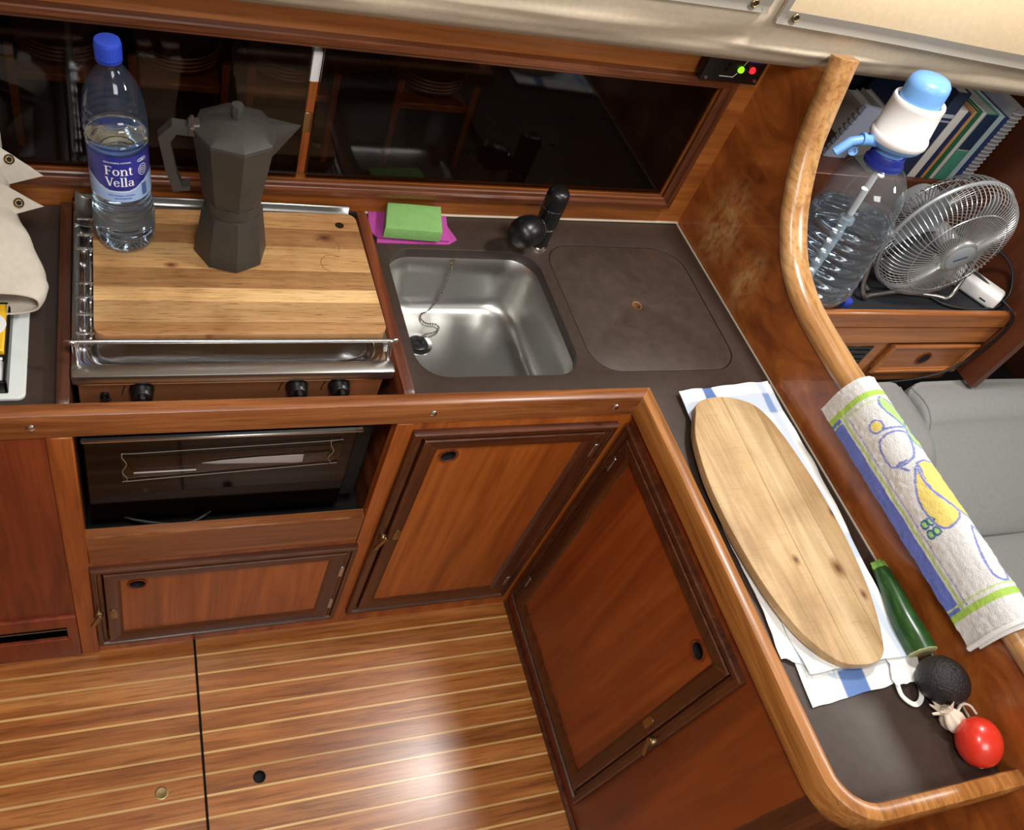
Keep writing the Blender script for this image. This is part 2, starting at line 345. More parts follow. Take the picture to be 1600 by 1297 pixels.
def board_mat(name, cols, axis, knots):
    n = N(name); st = AX[axis]; v = n.coords(st); a = n.noise(v, 26, 6, .6, 1.0)
    base = n.ramp(a, [(.25, cols[0]), (.5, cols[1]), (.75, cols[2])])
    f = n.noise(n.coords(tuple(x*(.4 if x < 1 else 1) for x in st)), 260, 3); base = n.mix(.35, base, n.ramp(f, [(.3, (.55, .5, .45, 1)), (.55, (1, 1, 1, 1))]), 'MULTIPLY')
    w = n.noise(n.coords((1, 1, 1), False), 9, 4); base = n.mix(.7, base, n.ramp(w, [(.30, (.58, .48, .38, 1)), (.56, (1, 1, 1, 1))]), 'MULTIPLY')
    oi = n.n.new('ShaderNodeObjectInfo'); hv = n.new('ShaderNodeHueSaturation'); mr = n.new('ShaderNodeMapRange'); mr.inputs[3].default_value = .82; mr.inputs[4].default_value = 1.16
    n.link(oi.outputs['Random'], mr.inputs[0]); n.link(mr.outputs[0], hv.inputs['Value']); n.link(base, hv.inputs['Color']); base = hv.outputs[0]
    # diagonal knife scratches
    sv = n.coords((1, 1, 1), False); mp = n.n.new('ShaderNodeMapping'); mp.inputs['Rotation'].default_value = (0, 0, .9); mp.inputs['Scale'].default_value = (8, 190, 1); n.link(sv, mp.inputs[0])
    sn = n.noise(mp.outputs[0], 3, 2, .5); base = n.mix(.8 if axis == 'x' else .3, base, n.ramp(sn, [(.35 if axis == 'x' else .31, (.45, .36, .28, 1)), (.41 if axis == 'x' else .38, (1, 1, 1, 1))]), 'MULTIPLY')
    for (kx, ky, kr) in knots:
        tc = n.n.new('ShaderNodeTexCoord'); d = n.new('ShaderNodeVectorMath', operation='DISTANCE'); mp = n.n.new('ShaderNodeMapping'); n.link(tc.outputs['Object'], mp.inputs[0]); mp.inputs['Scale'].default_value = (1, 1.6, 0) if axis == 'x' else (1.6, 1, 0)
        n.link(mp.outputs[0], d.inputs[0]); d.inputs[1].default_value = (kx, ky*1.6, 0) if axis == 'x' else (kx*1.6, ky, 0)
        q = n.new('ShaderNodeMath', operation='DIVIDE'); n.link(d.outputs['Value'], q.inputs[0]); q.inputs[1].default_value = kr
        base = n.mix(1, base, n.ramp(q.outputs[0], [(.15, (.22, .15, .1, 1)), (.5, (.62, .5, .4, 1)), (1, (1, 1, 1, 1))]), 'MULTIPLY')
    n.link(base, n.b.inputs['Base Color']); n.set(Roughness=.55); n.bump(f, .2, .0004); return n.m
# ------------------------------------------------------------------ setting: shell
YF = -.462; PX = -.278; H = .72
floor = sroot('floor')
G().box((-1.95, -2.3, -.04), (1.9, .4, -.012)).build('subfloor', m_hole, floor)
pitch_ = .03770; edges_ = [-.4961-.03767*i for i in range(-0, 30)]
def planks(x0, x1, holes):
    ys = [-.455]+edges_
    for a, b in zip(ys[:-1], ys[1:]):
        hs = [h for h in holes if b < h[1] < a]
        g = G()
        if hs: g.plate([(x0, b+.0021), (x1, b+.0021), (x1, a-.0021), (x0, a-.0021)], [circ(h[0], h[1], .0112) for h in hs], -.012, 0)
        else: g.box((x0, b+.0021, -.012), (x1, a-.0021, 0), .0004)
        g.build('plank', m_floor, floor)
        G().box((x0, b-.0021, -.012), (x1, b+.0021, -.0003)).build('inlay_strip', m_holly, floor)
planks(-1.80, -.9573, [(-1.029, -.741)]); planks(-.9528, -.283, [(-.8585, -.7435)])
G().lathe([(.0112, -.002), (.0112, .0004), (.0098, .0006), (.0094, -.001), (.0001, -.0016)], 28, Matrix.Translation((-1.029, -.741, 0))).build('lift_plug', m_brass, floor)
G().lathe([(.0112, -.012), (.0116, .0006), (.0098, .0006), (.0096, -.011), (.0001, -.0112)], 28, Matrix.Translation((-.8585, -.7435, 0))).build('lift_hole', m_hole, floor)

struct(G().box((-1.95, -2.3, 1.97), (1.9, .4, 2.0)).build('ceiling', plain('headliner', S(214, 206, 190), .8)))
struct(G().box((-1.97, -2.3, -.01), (-1.93, .4, 2.0)).build('wall_left', m_cabr))
struct(G().box((-1.95, -2.32, -.01), (1.9, -2.28, 2.0)).build('wall_front', plain('cream_panel', S(210, 200, 182), .7)))
struct(G().box((1.88, -2.3, -.01), (1.92, .4, 2.0)).build('wall_saloon', m_part))
# back wall: strip below the locker opening, band above, right cheek
wb = G().plate([(-1.9, .60), (.03, .60), (.03, 1.45), (-1.9, 1.45)], [rr(-1.75, .785, -.073, 1.022, .004, 2)], 0, .02, 0, WB @ XZ(.02))
struct(wb.build('wall_back', m_wallw))
lk = G(); lk.box((-1.8, .30, .74), (0.0, .32, 1.10), 0, WB); lk.box((-1.8, .021, .74), (0.0, .30, .755), 0, WB); lk.box((-1.8, .021, 1.09), (0.0, .30, 1.10), 0, WB); lk.box((-.03, .021, .755), (-.012, .30, 1.09), 0, WB)
struct(lk.build('wall_locker', m_loco))
def bar(g, a, b, w, t0, t1, bev=.002):                     # straight moulding piece in wall coordinates
    g.box(a, b, bev, WB)
# window surround: four mouldings, each stepped
fr = sroot('trim_1', (-.6, -.01, .78))
def moulding(name, pts, wdt, mat, parent, X, d0=.016, d1=.009):
    """mitred picture-frame moulding round the rectangle pts=(u0,v0,u1,v1) in the xz plane; outer rim high, inner step low"""
    u0, v0, u1, v1 = pts
    def ringp(o, y): return [Vector((u0+o, y, v0+o)), Vector((u1-o, y, v0+o)), Vector((u1-o, y, v1-o)), Vector((u0+o, y, v1-o))]
    prof = [(0, .0), (0, -d0+.002), (.002, -d0), (wdt*.5, -d0), (wdt*.56, -d1-.001), (wdt*.62, -d1), (wdt-.002, -d1), (wdt, -d1+.002), (wdt, 0)]
    R = [ringp(o, y) for o, y in prof]
    for k, nm in enumerate(('bottom', 'right', 'top', 'left')):
        g = G(); j = (k+1) % 4
        vs = []; fs = []
        for r in R: vs += [r[k], r[j]]
        for i in range(len(R)-1): fs.append([2*i, 2*i+1, 2*i+3, 2*i+2])
        g.add(vs, fs); g.build('moulding', mat[0] if k in (0, 2) else mat[1], parent, X)
moulding('surround', (-1.80, .767, -.052, 1.046), .021, (m_frame, wood('window_teak_upright', S(72, 36, 18), S(108, 58, 30), S(140, 80, 44), 'z', 30, .34, .4, 1, .25, .5)), fr, WB)
# white sealant along the worktop edges
struct(G().box((-.66, -.003, .7205), (.0, .004, .7245), .001, WB).build('trim_3', m_caulk))
struct(G().box((-.004, -1.08, .7202), (-.0015, -.004, .7222), 0, WR).build('trim_4', m_caulk))

# bulkhead with its swept capping
cap_path = [(-.115, 1.165), (-.120, 1.144), (-.141, 1.071), (-.163, 1.012), (-.208, .942), (-.253, .897), (-.302, .866), (-.375, .845), (-.478, .838), (-.533, .837), (-.75, .837), (-1.015, .838), (-1.30, .838)]
sp = [Vector((0, a, b)) for a, b in cap_path]; sp = spline(sp, 6)
bulk = struct(G().plate([(0.02, .0), (0.02, 1.3), (-.055, 1.3)]+[(-.060, 1.128)]+[(p.y, p.z+.004) for p in sp if p.z < 1.125]+[(-1.30, .0)], [], 0, .026, 0, WR @ YZ(.026)).build('wall_right', m_burl))
def capping():
    rs = []
    for i, p in enumerate(sp):
        t = (sp[min(i+1, len(sp)-1)]-sp[max(i-1, 0)]).normalized(); nn = Vector((0, t.z, -t.y))
        if nn.z < 0 and abs(t.y) > .5: nn = -nn
        if nn.y > 0 and abs(t.z) > .8: nn = -nn
        prof = [(-.007, 0), (-.009, .003), (-.009, .013), (-.004, .021), (.002, .026), (.030, .026), (.034, .022), (.035, .003), (.033, 0)]
        rs.append([p+Vector((x, 0, 0))+nn*h for x, h in prof])
    return G().rings(rs, True, True, True)
struct(capping().build('trim_2', m_trim, None, WR, 50))

# ------------------------------------------------------------------ locker panes behind the counter and what shows through them
for nm, x0, x1, y, lab in (('sliding_pane', -1.78, -.7875, .006, 'dark smoked sliding locker pane behind the water bottle and coffee pot'), ('sliding_pane', -.7715, -.05, .006, 'dark smoked sliding locker pane above the sink and black tap')):
    c = WB @ Vector(((x0+x1)/2, y, .78))
    t = thing(nm, c, lab, 'locker pane')
    G().box((x0, y, .775), (x1, y+.004, 1.03), .0006, WB).build('glazing', m_acryl, t)
t = thing('locker_post', WB @ Vector((-.775, .04, .756)), 'narrow upright wooden post with white block seen through the dark pane', 'post')
G().box((-.784, .022, .756), (-.770, .034, .953), .001, WB).build('lower_strip', m_stile, t)
G().box((-.786, .02, .953), (-.770, .034, 1.003), .001, WB).build('white_block', m_white, t)
G().box((-.786, .019, .865), (-.772, .022, .900), .0008, WB).build('catch_plate', m_brass, t)
t = thing('steel_rod', WB @ Vector((-1.118, .06, .756)), 'upright grey metal rod behind the dark pane beside the water bottle', 'rod')
G().lathe([(.006, .756), (.006, 1.088)], 12, WB @ Matrix.Translation((-1.118, .06, 0))).build('shaft', m_steel, t)
G().lathe([(.010, .756), (.010, .760), (.006, .762)], 12, WB @ Matrix.Translation((-1.118, .06, 0))).build('flange', m_steel, t)
ORD = ('lowest', 'second', 'third', 'topmost')
def plate_obj(c, r, lab):
    p = [(.0001, .0), (r*.6, 0), (r*.95, .014), (r, .019), (r*.98, .021), (r*.6, .005), (.0001, .004)]
    return tag(G().lathe(p, 40, Matrix.Translation(c), False).build('plate', m_plate, None, None, 38, None, False, c), lab, 'plate', 'plates stacked in the locker')
# the plates stand on a wooden rack shelf high in the locker
for k, (x, where) in enumerate(((-1.13, 'first stack counting from the bottle end of the locker'), (-.965, 'stack between the bottle and the coffee pot'), (-.79, 'stack just behind the upright locker post'), (-.545, 'stack above the sink'))):
    c = WB @ Vector((x, .16, .885))
    rk = thing('plate_rack', WB @ Vector((x, .16, .756)), 'wooden rack with uprights under the '+('first', 'second', 'third', 'last')[k]+' plate stack behind the pane', 'rack')
    for dx in (-.068, .068): G().box((x+dx-.006, .09, .756), (x+dx+.006, .10, .925), .001, WB).build('upright', m_stile, rk)
    G().box((x-.062, .095, .870), (x+.062, .25, .883), .002, WB).build('rack_board', m_stile, rk)
    for i in range(4): plate_obj(c+Vector((0, 0, .0005+.0065*i)), .066, ORD[i]+' brown rimmed plate in the '+where)

# ------------------------------------------------------------------ worktop
wt = thing('worktop', (-.3, -.3, .70), 'L-shaped brown laminate worktop with sink cut-out between the wooden fiddle rails', 'worktop')
sinkh = rr(-.640, -.392, -.356, -.103, .05, 8)
lidh = rr(-.333, -.388, -.040, -.078, .055, 8)
outl = [(-.6605, -.440), (-.262, -.440), (-.2595, -1.03), (-.2565, -1.06), (-.243, -1.085), (-.215, -1.0945), (.0155, -1.0945), (-.001, -.002), (-.6605, -.018)]
G().plate(outl, [sinkh, lidh], .700, H, .0006).build('surface', m_lam, wt)
G().plate(rr(-.345, -.40, -.028, -.066, .055, 6), [], .690, .6995).build('lid_support', m_blackm, wt)
wl = G().plate([(-1.75, -.440), (-1.1455, -.440), (-1.1455, -.032), (-1.75, -.048)], [], .700, H, .0006)
tag(wl.build('worktop', m_lam, None, None, 38, None, False, (-1.4, -.3, .70)), 'dark brown laminate worktop beside the cooker under the folded canvas', 'worktop')
lid = thing('sink_cover', (-.187, -.233, .70), 'rounded brown laminate cover fitted flush over the second sink', 'sink cover')
G().plate(rr(-.3318, -.3868, -.0412, -.0792, .054, 8), [circ(-.191, -.233, .0095)], .6998, H-.0006, .001).build('cover_board', m_lid, lid)
G().lathe([(.0094, .7), (.0094, .7192), (.0080, .7188), (.0074, .7002), (.0002, .7)], 24, Matrix.Translation((-.191, -.233, 0))).build('finger_hole', wood('hole_edge', S(120, 80, 44), S(160, 112, 66), S(180, 130, 80), 'x', 40, .6, 0), lid)

# sink
sk = thing('sink', (-.5, -.25, .58), 'square stainless steel sink basin with rounded corners let into the worktop', 'sink')
def rl(x0, y0, x1, y1, r, z, n=8): return [Vector((a, b, z)) for a, b in rr(x0, y0, x1, y1, r, n)]
def ins(d, r, z): return rl(-.645+d, -.397+d, -.351-d, -.098-d, r, z)
secs = [ins(-.012, .055, .6990), ins(.0, .054, .6990), ins(.002, .054, .697), ins(.006, .056, .66), ins(.012, .058, .615), ins(.016, .060, .600), ins(.022, .060, .591), ins(.032, .058, .586), ins(.055, .05, .584), ins(.10, .03, .5835)]
g = G(); g.rings(secs); k = len(g.v); c0 = k-len(secs[0]); g.add([(-.5, -.247, .5832)], []); n0 = len(secs[0])
for i in range(n0): g.f.append([c0+i, c0+(i+1) % n0, k]); g.mi.append(0)
g.build('basin', m_steel, sk, None, 60)
dc = Matrix.Translation((-.570, -.203, .5836))
G().lathe([(.0265, .0), (.0265, .0016), (.019, .0022), (.018, .0005)], 36, dc).build('drain_ring', m_chrome, sk)
g = G().lathe([(.0178, .0006), (.0178, .004), (.016, .0052), (.006, .0052), (.0052, .0032), (.0001, .0032)], 30, dc)
st = g.build('strainer', m_black, sk)
g = G()
for i in range(6): a = i*math.pi/3; g.box((-.0028, .0068, .0050), (.0028, .0145, .0056), .0004, dc @ Matrix.Rotation(a, 4, 'Z'))
g.build('slot', m_hole, st)
wallp = [(-.507, -.1045, .702-.012), (-.508, -.1065, .672), (-.511, -.111, .635), (-.518, -.116, .606)]
flp = [(-.532, -.124, .588), (-.548, -.133, .5872), (-.552, -.145, .587), (-.543, -.156, .587), (-.527, -.158, .587), (-.522, -.167, .587), (-.532, -.178, .587), (-.552, -.184, .588), (-.562, -.192, .5885)]
path = spline(wallp+flp, 10); path = [p+Vector((0, -.0022 if i < 31 else 0, .0008)) for i, p in enumerate(path)]; g = G(); last = path[0]; g.ball(last, .0021, 7, 5)
for p in path[1:]:
    while (p-last).length >= .0048:
        last = last+(p-last).normalized()*.0048; g.ball(last, .0021, 7, 5)
ch = tag(g.build('plug_chain', m_chain, None, None, 38, None, False, (-.52, -.12, .6)), 'thin steel ball chain hanging down the back of the sink to the drain', 'chain')
G().tube([(-.507+.004*math.cos(a), -.1035, .692+.004*math.sin(a)) for a in [i*.6 for i in range(11)]], .0009, 6).build('ring', m_brass, ch)

# tap
tp = thing('tap', (-.343, -.080, H), 'black folding swivel tap with chrome rings standing behind the sink', 'tap')
T = Matrix.Translation((-.343, -.080, H))
G().lathe([(.021, 0), (.021, .004), (.0195, .006)], 32, T).build('base_ring', m_chrome, tp)
G().lathe([(.0180, .005), (.0180, .046), (.0176, .047)], 32, T).build('pillar', m_black, tp)
G().lathe([(.0196, .046), (.0196, .049)], 32, T).build('chrome_ring', m_chrome, tp)
G().lathe([(.0194, .049), (.0196, .088)], 32, T).build('sleeve', m_black, tp)
G().lathe([(.0200, .088), (.0200, .0895)], 32, T).build('chrome_ring', m_chrome, tp)
G().lathe([(.0205, .0895), (.0205, .112), (.0195, .119), (.0165, .124), (.011, .1265), (.0001, .127)], 32, T).build('top_lever', m_black, tp)
a0 = Vector((-.350, -.088, .772)); a1 = Vector((-.399, -.114, .776)); d = (a1-a0).normalized()
q = d.to_track_quat('Z', 'Y').to_matrix().to_4x4()
sp_ = G().lathe([(.012, 0), (.0125, .012), (.019, .020), (.026, .030), (.0285, .044), (.0285, .056), (.026, .068), (.020, .077), (.011, .081), (.0001, .082)], 32, Matrix.Translation(a0) @ q).build('spout', m_black, tp)
G().lathe([(.0200, .0205), (.0208, .0205), (.0208, .0218), (.0200, .0218)], 32, Matrix.Translation(a0) @ q).build('spout_ring', m_chrome, sp_)

# cloths and sponge
def cloth(nm, poly, z0, th, mat, lab, cat, bev=.001):
    g = G().plate(poly, [], z0, z0+th, bev)
    return tag(g.build(nm, mat, None, None, 38, None, False, (poly[0][0], poly[0][1], z0)), lab, cat)
cloth('cleaning_cloth', [(-.652, -.094), (-.520, -.092), (-.502, -.080), (-.515, -.030), (-.640, -.030)], H, .004, m_pink, 'lower magenta sponge cloth lying on the worktop behind the sink', 'cloth')
cloth('cleaning_cloth', [(-.655, -.002-.02), (-.663, -.070), (-.650, -.085), (-.520, -.089), (-.510, -.024), (-.60, -.020)], H+.0042, .005, m_pink, 'upper magenta sponge cloth directly under the green sponge', 'cloth')
g = G().plate([(-.642, -.090), (-.541, -.096), (-.527, -.028), (-.625, -.023)], [], H+.0094, H+.0094+.024, .002)
tag(g.build('sponge', m_green, None, None, 38, None, False, (-.585, -.06, H+.0094)), 'light green rectangular sponge on top of the magenta cloths', 'sponge')

# ------------------------------------------------------------------ fiddle rails
ft = thing('fiddle_rail', (-.75, -.452, .70), 'long teak fiddle rail along the front of the cooker and sink worktop', 'rail')
def railsec(p, nx, ny, zt=.7455, zb=.7005, w=.024):        # cross-section: inner point p, outward normal (nx,ny)
    prof = [(0, zb), (0, zt-.006), (.002, zt-.0015), (.006, zt), (w-.008, zt), (w-.003, zt-.0025), (w-.0005, zt-.008), (w, zb+.002), (w-.002, zb)]
    return [Vector((p[0]+nx*o, p[1]+ny*o, z)) for o, z in prof]
g = G().rings([railsec((-1.75, -.440), 0, -1), railsec((-.2645, -.440), -1, -1)], True, True, True)
g.build('rail', m_rail, ft)
for x in (-1.174, -.638, -.329):
    G().lathe([(.0060, 0), (.0056, .0016), (.0035, .003), (.0001, .0034)], 14, Matrix.Translation((x, -.4638, .724)) @ Matrix.Rotation(math.radians(90), 4, 'X')).build('screw', m_chrome, ft)
fp = thing('fiddle_rail', (-.27, -.8, .70), 'worn teak fiddle rail with rounded corner round the peninsula worktop', 'rail')
inner = [(-.2640, -.440, 1, 1), (-.2635, -.60, 1, 0), (-.2630, -.80, 1, 0), (-.2620, -1.03, 1, 0)]
rs = [railsec((-.2645, -.440), -1, -1), railsec((-.2620, -.60), -1, 0), railsec((-.2612, -.85), -1, 0), railsec((-.2600, -1.030), -1, 0)]
for i in range(1, 9):
    a = math.radians(180+90*i/8); rs.append(railsec((-.212+.048*math.cos(a), -1.046+.048*math.sin(a)), math.cos(a), math.sin(a)))
rs += [railsec((-.1, -1.0945), 0, -1), railsec((.022, -1.0945), 0, -1)]
G().rings(rs, True, True, True).build('rail', m_raily, fp)

# ------------------------------------------------------------------ galley cabinet front
gc = thing('galley_cabinet', (-.7, YF, 0), 'long teak galley cabinet front with oven opening, small locker door and tall door', 'cabinet')
A = XZ(YF)
small = (-1.127, .047, -.684, .343); big = (-.659, .058, -.306, .683)
def rect(r): return [(r[0], r[1]), (r[2], r[1]), (r[2], r[3]), (r[0], r[3])]
def inset(r, d): return (r[0]+d, r[1]+d, r[2]-d, r[3]-d)
G().plate([(-1.130, 0), (-.279, 0), (-.279, .7005), (-.688, .7005), (-.688, .434), (-1.130, .434)], [rect(inset(small, .012)), rect(inset(big, .012))], -.016, 0, 0, A).build('face_board', m_cab, gc)
G().box((-1.127, YF-.002, .352), (-.688, YF+.016, .4355), .0015).build('oven_sill', m_rail, gc)
G().box((-.688, YF-.003, .345), (-.664, YF, .7003), .001).build('upright_strip', m_stile, gc)
G().box((-1.159, YF-.003, .004), (-1.1275, YF+.016, .7003), .0015).build('upright_strip', m_stile, gc)
G().box((-1.75, YF+.002, .166), (-1.1592, YF+.016, .7003)).build('side_board', m_left, gc)
G().plate([(-1.75, .003), (-1.1592, .003), (-1.1592, .168), (-1.75, .168)], [[(-1.60, .078), (-1.177, .078), (-1.177, .130), (-1.60, .130)]], -.004, .004, .0012, A).build('vent_frame', m_left, gc)
G().box((-1.62, YF+.05, .07), (-1.16, YF+.06, .14)).build('vent_back', m_blackm, gc)
G().box((-1.60, YF+.006, .098), (-1.177, YF+.012, .101)).build('vent_slat', m_steel, gc)
def mould(parent, r, wdt, X, d0, d1, mats):
    moulding('m', r, wdt, mats, parent, X, d0, d1)
def ringpull(parent, u, v, X, r=.0135):
    M = X @ Matrix.Translation((u, v, 0)) @ Matrix.Identity(4)
    g = G().lathe([(r+.0035, .0), (r+.003, .0022), (r+.001, .0028), (r-.0008, .0015)], 28, M, False); o = g.build('ring_pull', m_copper, parent)
    G().lathe([(r-.0008, .0015), (r-.0016, -.001), (r-.0018, -.0085), (.0001, -.0085)], 28, M, False).build('recess', m_hole, o)
def cabdoor(parent, leaf, pan, X, ring, hinges, catch, grain):
    """leaf and pan are rectangles; four mitred frame pieces plus the raised-field panel"""
    dm = (m_dark, m_darkz)
    d = bpy.data.objects.new('door', None); COL.objects.link(d); d.parent = parent; d['_w'] = parent['_w']
    g = G().plate([(pan[0]-.004, pan[1]-.004), (pan[2]+.004, pan[1]-.004), (pan[2]+.004, pan[3]+.004), (pan[0]-.004, pan[3]+.004)], [circ(ring[0], ring[1], .0125)], .001, .008, 0, X)
    g.build('panel', grain, d)
    u0, v0, u1, v1 = leaf; U0, V0, U1, V1 = pan
    O = [(u0, v0), (u1, v0), (u1, v1), (u0, v1)]; I = [(U0, V0), (U1, V0), (U1, V1), (U0, V1)]
    for k in range(4):
        j = (k+1) % 4; o0, o1, i0, i1 = O[k], O[j], I[k], I[j]
        f = lambda p, q, t: (p[0]+(q[0]-p[0])*t, p[1]+(q[1]-p[1])*t)
        prof = [(0, -.004), (0, .012), (.05, .0135), (.70, .0135), (.82, .012), (1, .0085), (1, -.004)]
        rs = [[Vector((*f(a, b, t), w)) for t, w in prof] for a, b in ((o0, i0), (o1, i1))]
        G().rings(rs, True, True, True, X).build('frame_piece', dm[0] if k in (0, 2) else dm[1], d)
    ringpull(d, ring[0], ring[1], X @ Matrix.Translation((0, 0, .008)))
    for (u, v) in hinges:
        G().box((u-.004, v-.018, .010), (u+.004, v+.018, .0155), .001, X).build('hinge', m_steel, d)
    (u, v), (u2, v2), hor = catch
    G().plate(rr(u-.0065, v-.016, u+.0065, v+.016, .004, 3) if not hor else rr(u-.011, v-.005, u+.011, v+.005, .003, 3), [], .0133, .0150, .0003, X).build('keeper_plate', m_brass, d)
    g = G(); M2 = X @ Matrix.Translation((u2, v2, .0))
    g.lathe([(.0085, .012), (.0085, .018), (.0065, .021)], 16, M2)
    g.box((-.0045, -.032, .018), (.0045, .010, .0235), .0015, M2 @ Matrix.Rotation(-.35, 4, 'Z')); g.build('turn_latch', m_brass, d)
    # outer moulding is fixed to the carcass
dm = (m_dark, m_darkz)
moulding('m', (small[0], small[1], small[2], small[3]), .017, dm, gc, Matrix.Translation((0, YF, 0)), .012, .007)
moulding('m', (big[0], big[1], big[2], big[3]), .018, dm, gc, Matrix.Translation((0, YF, 0)), .012, .007)
G().box((-1.125, YF+.017, .05), (-.30, YF+.020, .69)).build('inner_backing', m_blackm, gc) if False else None
cabdoor(gc, (-1.1075, .068, -.7025, .328), (-1.082, .100, -.731, .302), A, (-1.056, .282), [(-.7035, .262), (-.7035, .128)], ((-1.097, .186), (-1.121, .190), False), m_cab)
cabdoor(gc, (-.639, .080, -.327, .668), (-.612, .115, -.358, .640), A, (-.588, .620), [(-.329, .62), (-.329, .14)], ((-.622, .384), (-.647, .381), False), m_cab)

# peninsula cabinet
pc = thing('peninsula_cabinet', (PX, -.8, 0), 'red-brown teak peninsula cabinet with one framed door at right angles to the galley', 'cabinet')
B = YZ(PX)
# plate coordinates on this face: u = y, v = z, +w towards -x
pdr = (-.911, .052, -.466, .680)
G().plate([(-1.062, 0), (-.4625, 0), (-.4625, .7005), (-1.062, .7005)], [rect(inset(pdr, .012))], -.016, 0, 0, B).build('face_board', m_cabr, pc)
def mouldyz(r, wdt, parent):
    XX = Matrix(((0, 1, 0, PX), (1, 0, 0, 0), (0, 0, 1, 0), (0, 0, 0, 1)))
    moulding('m', r, wdt, dm, parent, XX, .012, .007)
mouldyz(pdr, .020, pc)
cabdoor(pc, (-.891, .076, -.490, .666), (-.863, .112, -.520, .638), B, (-.836, .616), [(-.492, .60), (-.492, .16)], ((-.876, .423), (-.904, .415), False), m_cabr)
# rounded corner post and end board
prof = [(PX, -1.062)]+[(PX+.05-.05*math.cos(math.radians(a)), -1.062-.05*math.sin(math.radians(a))) for a in range(0, 91, 10)]+[(-.20, -1.112), (-.20, -1.062)]
G().plate(prof, [], 0, .7005).build('corner_post', m_darkz, pc)
G().box((-.20, -1.112, 0), (.04, -1.096, .7005)).build('end_board', m_cabr, pc)
G().box((-.286, -1.10, .0), (-.2785, -.463, .012), .001).build('plinth', m_dark, pc)
# ------------------------------------------------------------------ cooker recess and cooker
dv = thing('divider_board', (-1.136, -.23, .60), 'dark wooden divider board between the canvas side worktop and the cooker', 'divider')
def divider(x0, x1, y1, zt, mat, parent):
    pts = [(-.444, .0), (-.444, zt-.012), (-.437, zt-.003), (-.425, zt), (y1-.02, zt), (y1-.006, zt-.004), (y1, zt-.014), (y1, .0)]
    g = G().plate(pts, [], -(x1-x0)/2, (x1-x0)/2, .0015, YZ((x0+x1)/2)); return g.build('board', mat, parent)
divider(-1.1448, -1.1285, -.036, .738, wood('divider_wood', S(48, 24, 16), S(70, 38, 24), S(92, 54, 34), 'y', 24, .4, .2), dv)
dv2 = thing('divider_board', (-.67, -.23, .60), 'worn red-brown divider board between the cooker and the sink worktop', 'divider')
divider(-.6790, -.6612, -.022, .736, wood('divider_worn', S(70, 30, 16), S(110, 54, 28), S(150, 86, 50), 'y', 20, .45, .2), dv2)
rcs = G(); rcs.box((-1.1284, -.035, .0), (-.6791, -.031, .735)); rcs.box((-1.128, -.44, .36), (-.679, -.035, .364))
struct(rcs.build('wall_recess', m_blackm))

ck = thing('cooker', (-.905, -.21, .40), 'polished steel gimballed boat cooker with black knobs and dark oven glass', 'cooker')
X0, X1, Y0, Y1 = -1.1275, -.6865, -.392, -.036
def rls(d, r, z): return rl(X0+d, Y0+d, X1-d, Y1-d, r, z, 5)
tray = G().rings([rls(.003, .006, .716), rls(0, .008, .718), rls(0, .010, .7375), rls(.002, .012, .7405), rls(.012, .014, .7405), rls(.0145, .016, .7385), rls(.017, .018, .7385), rls(.022, .020, .7370), rls(.028, .03, .7285), rls(.034, .03, .7250), rls(.06, .02, .7245)], True, False, True)
tray.build('hob_tray', m_chrome, ck)
def scoop(u, v):
    return Vector((X0+.004+.040*u, Y1-.072+.068*v, .7395+.012*(1-math.sin(math.pi*min(1, u*1.1)))*(.4+.6*v)+.006*(2*v-1)**2))
G().sheet(scoop, 14, 14, .0012).build('corner_plate', m_steel, ck)
b_ = G(); b_.box((X0+.012, Y1-.006, .735), (X1-.008, Y1-.002, .752), .0015); b_.build('back_rim', m_steel, ck)
# grate of bent wire
g = G(); gr_z = .7525
for y in (-.10, -.135, -.165, -.235, -.262, -.295, -.33):
    g.tube(spline([(X0+.026, y, .738), (X0+.026, y, .747), (X0+.029, y, gr_z), (X0+.034, y, gr_z), (-.75, y, gr_z), (X1-.034, y, gr_z), (X1-.029, y, gr_z), (X1-.026, y, .747), (X1-.026, y, .738)], 3), .0023, 8)
g.build('pan_grate', m_chrome, ck)
for x in (X0+.026, X1-.026): G().tube([(x, -.338, .7395), (x, -.08, .7395)], .0026, 8).build('grate_bar', m_chrome, ck)
# fiddle rail of the hob: side strips and a front rod
for x in (X0+.006, X1-.006): G().box((x-.0045, -.352, .7395), (x+.0045, -.075, .7475), .0015).build('side_rail', m_steel, ck)
zf = .7705
G().tube(spline([(X0+.008, -.372, .739), (X0+.006, -.366, .757), (X0+.007, -.3625, zf-.001), (X0+.014, -.361, zf), (-.9, -.361, zf), (X1-.014, -.361, zf), (X1-.007, -.3625, zf-.001), (X1-.006, -.366, .757), (X1-.006, -.372, .739)], 5), .0034, 10).build('front_rod', m_chrome, ck)
G().box((X0, -.398, .7245), (X1+.001, -.374, .7425), .004, None, 2).build('front_band', m_steel, ck)
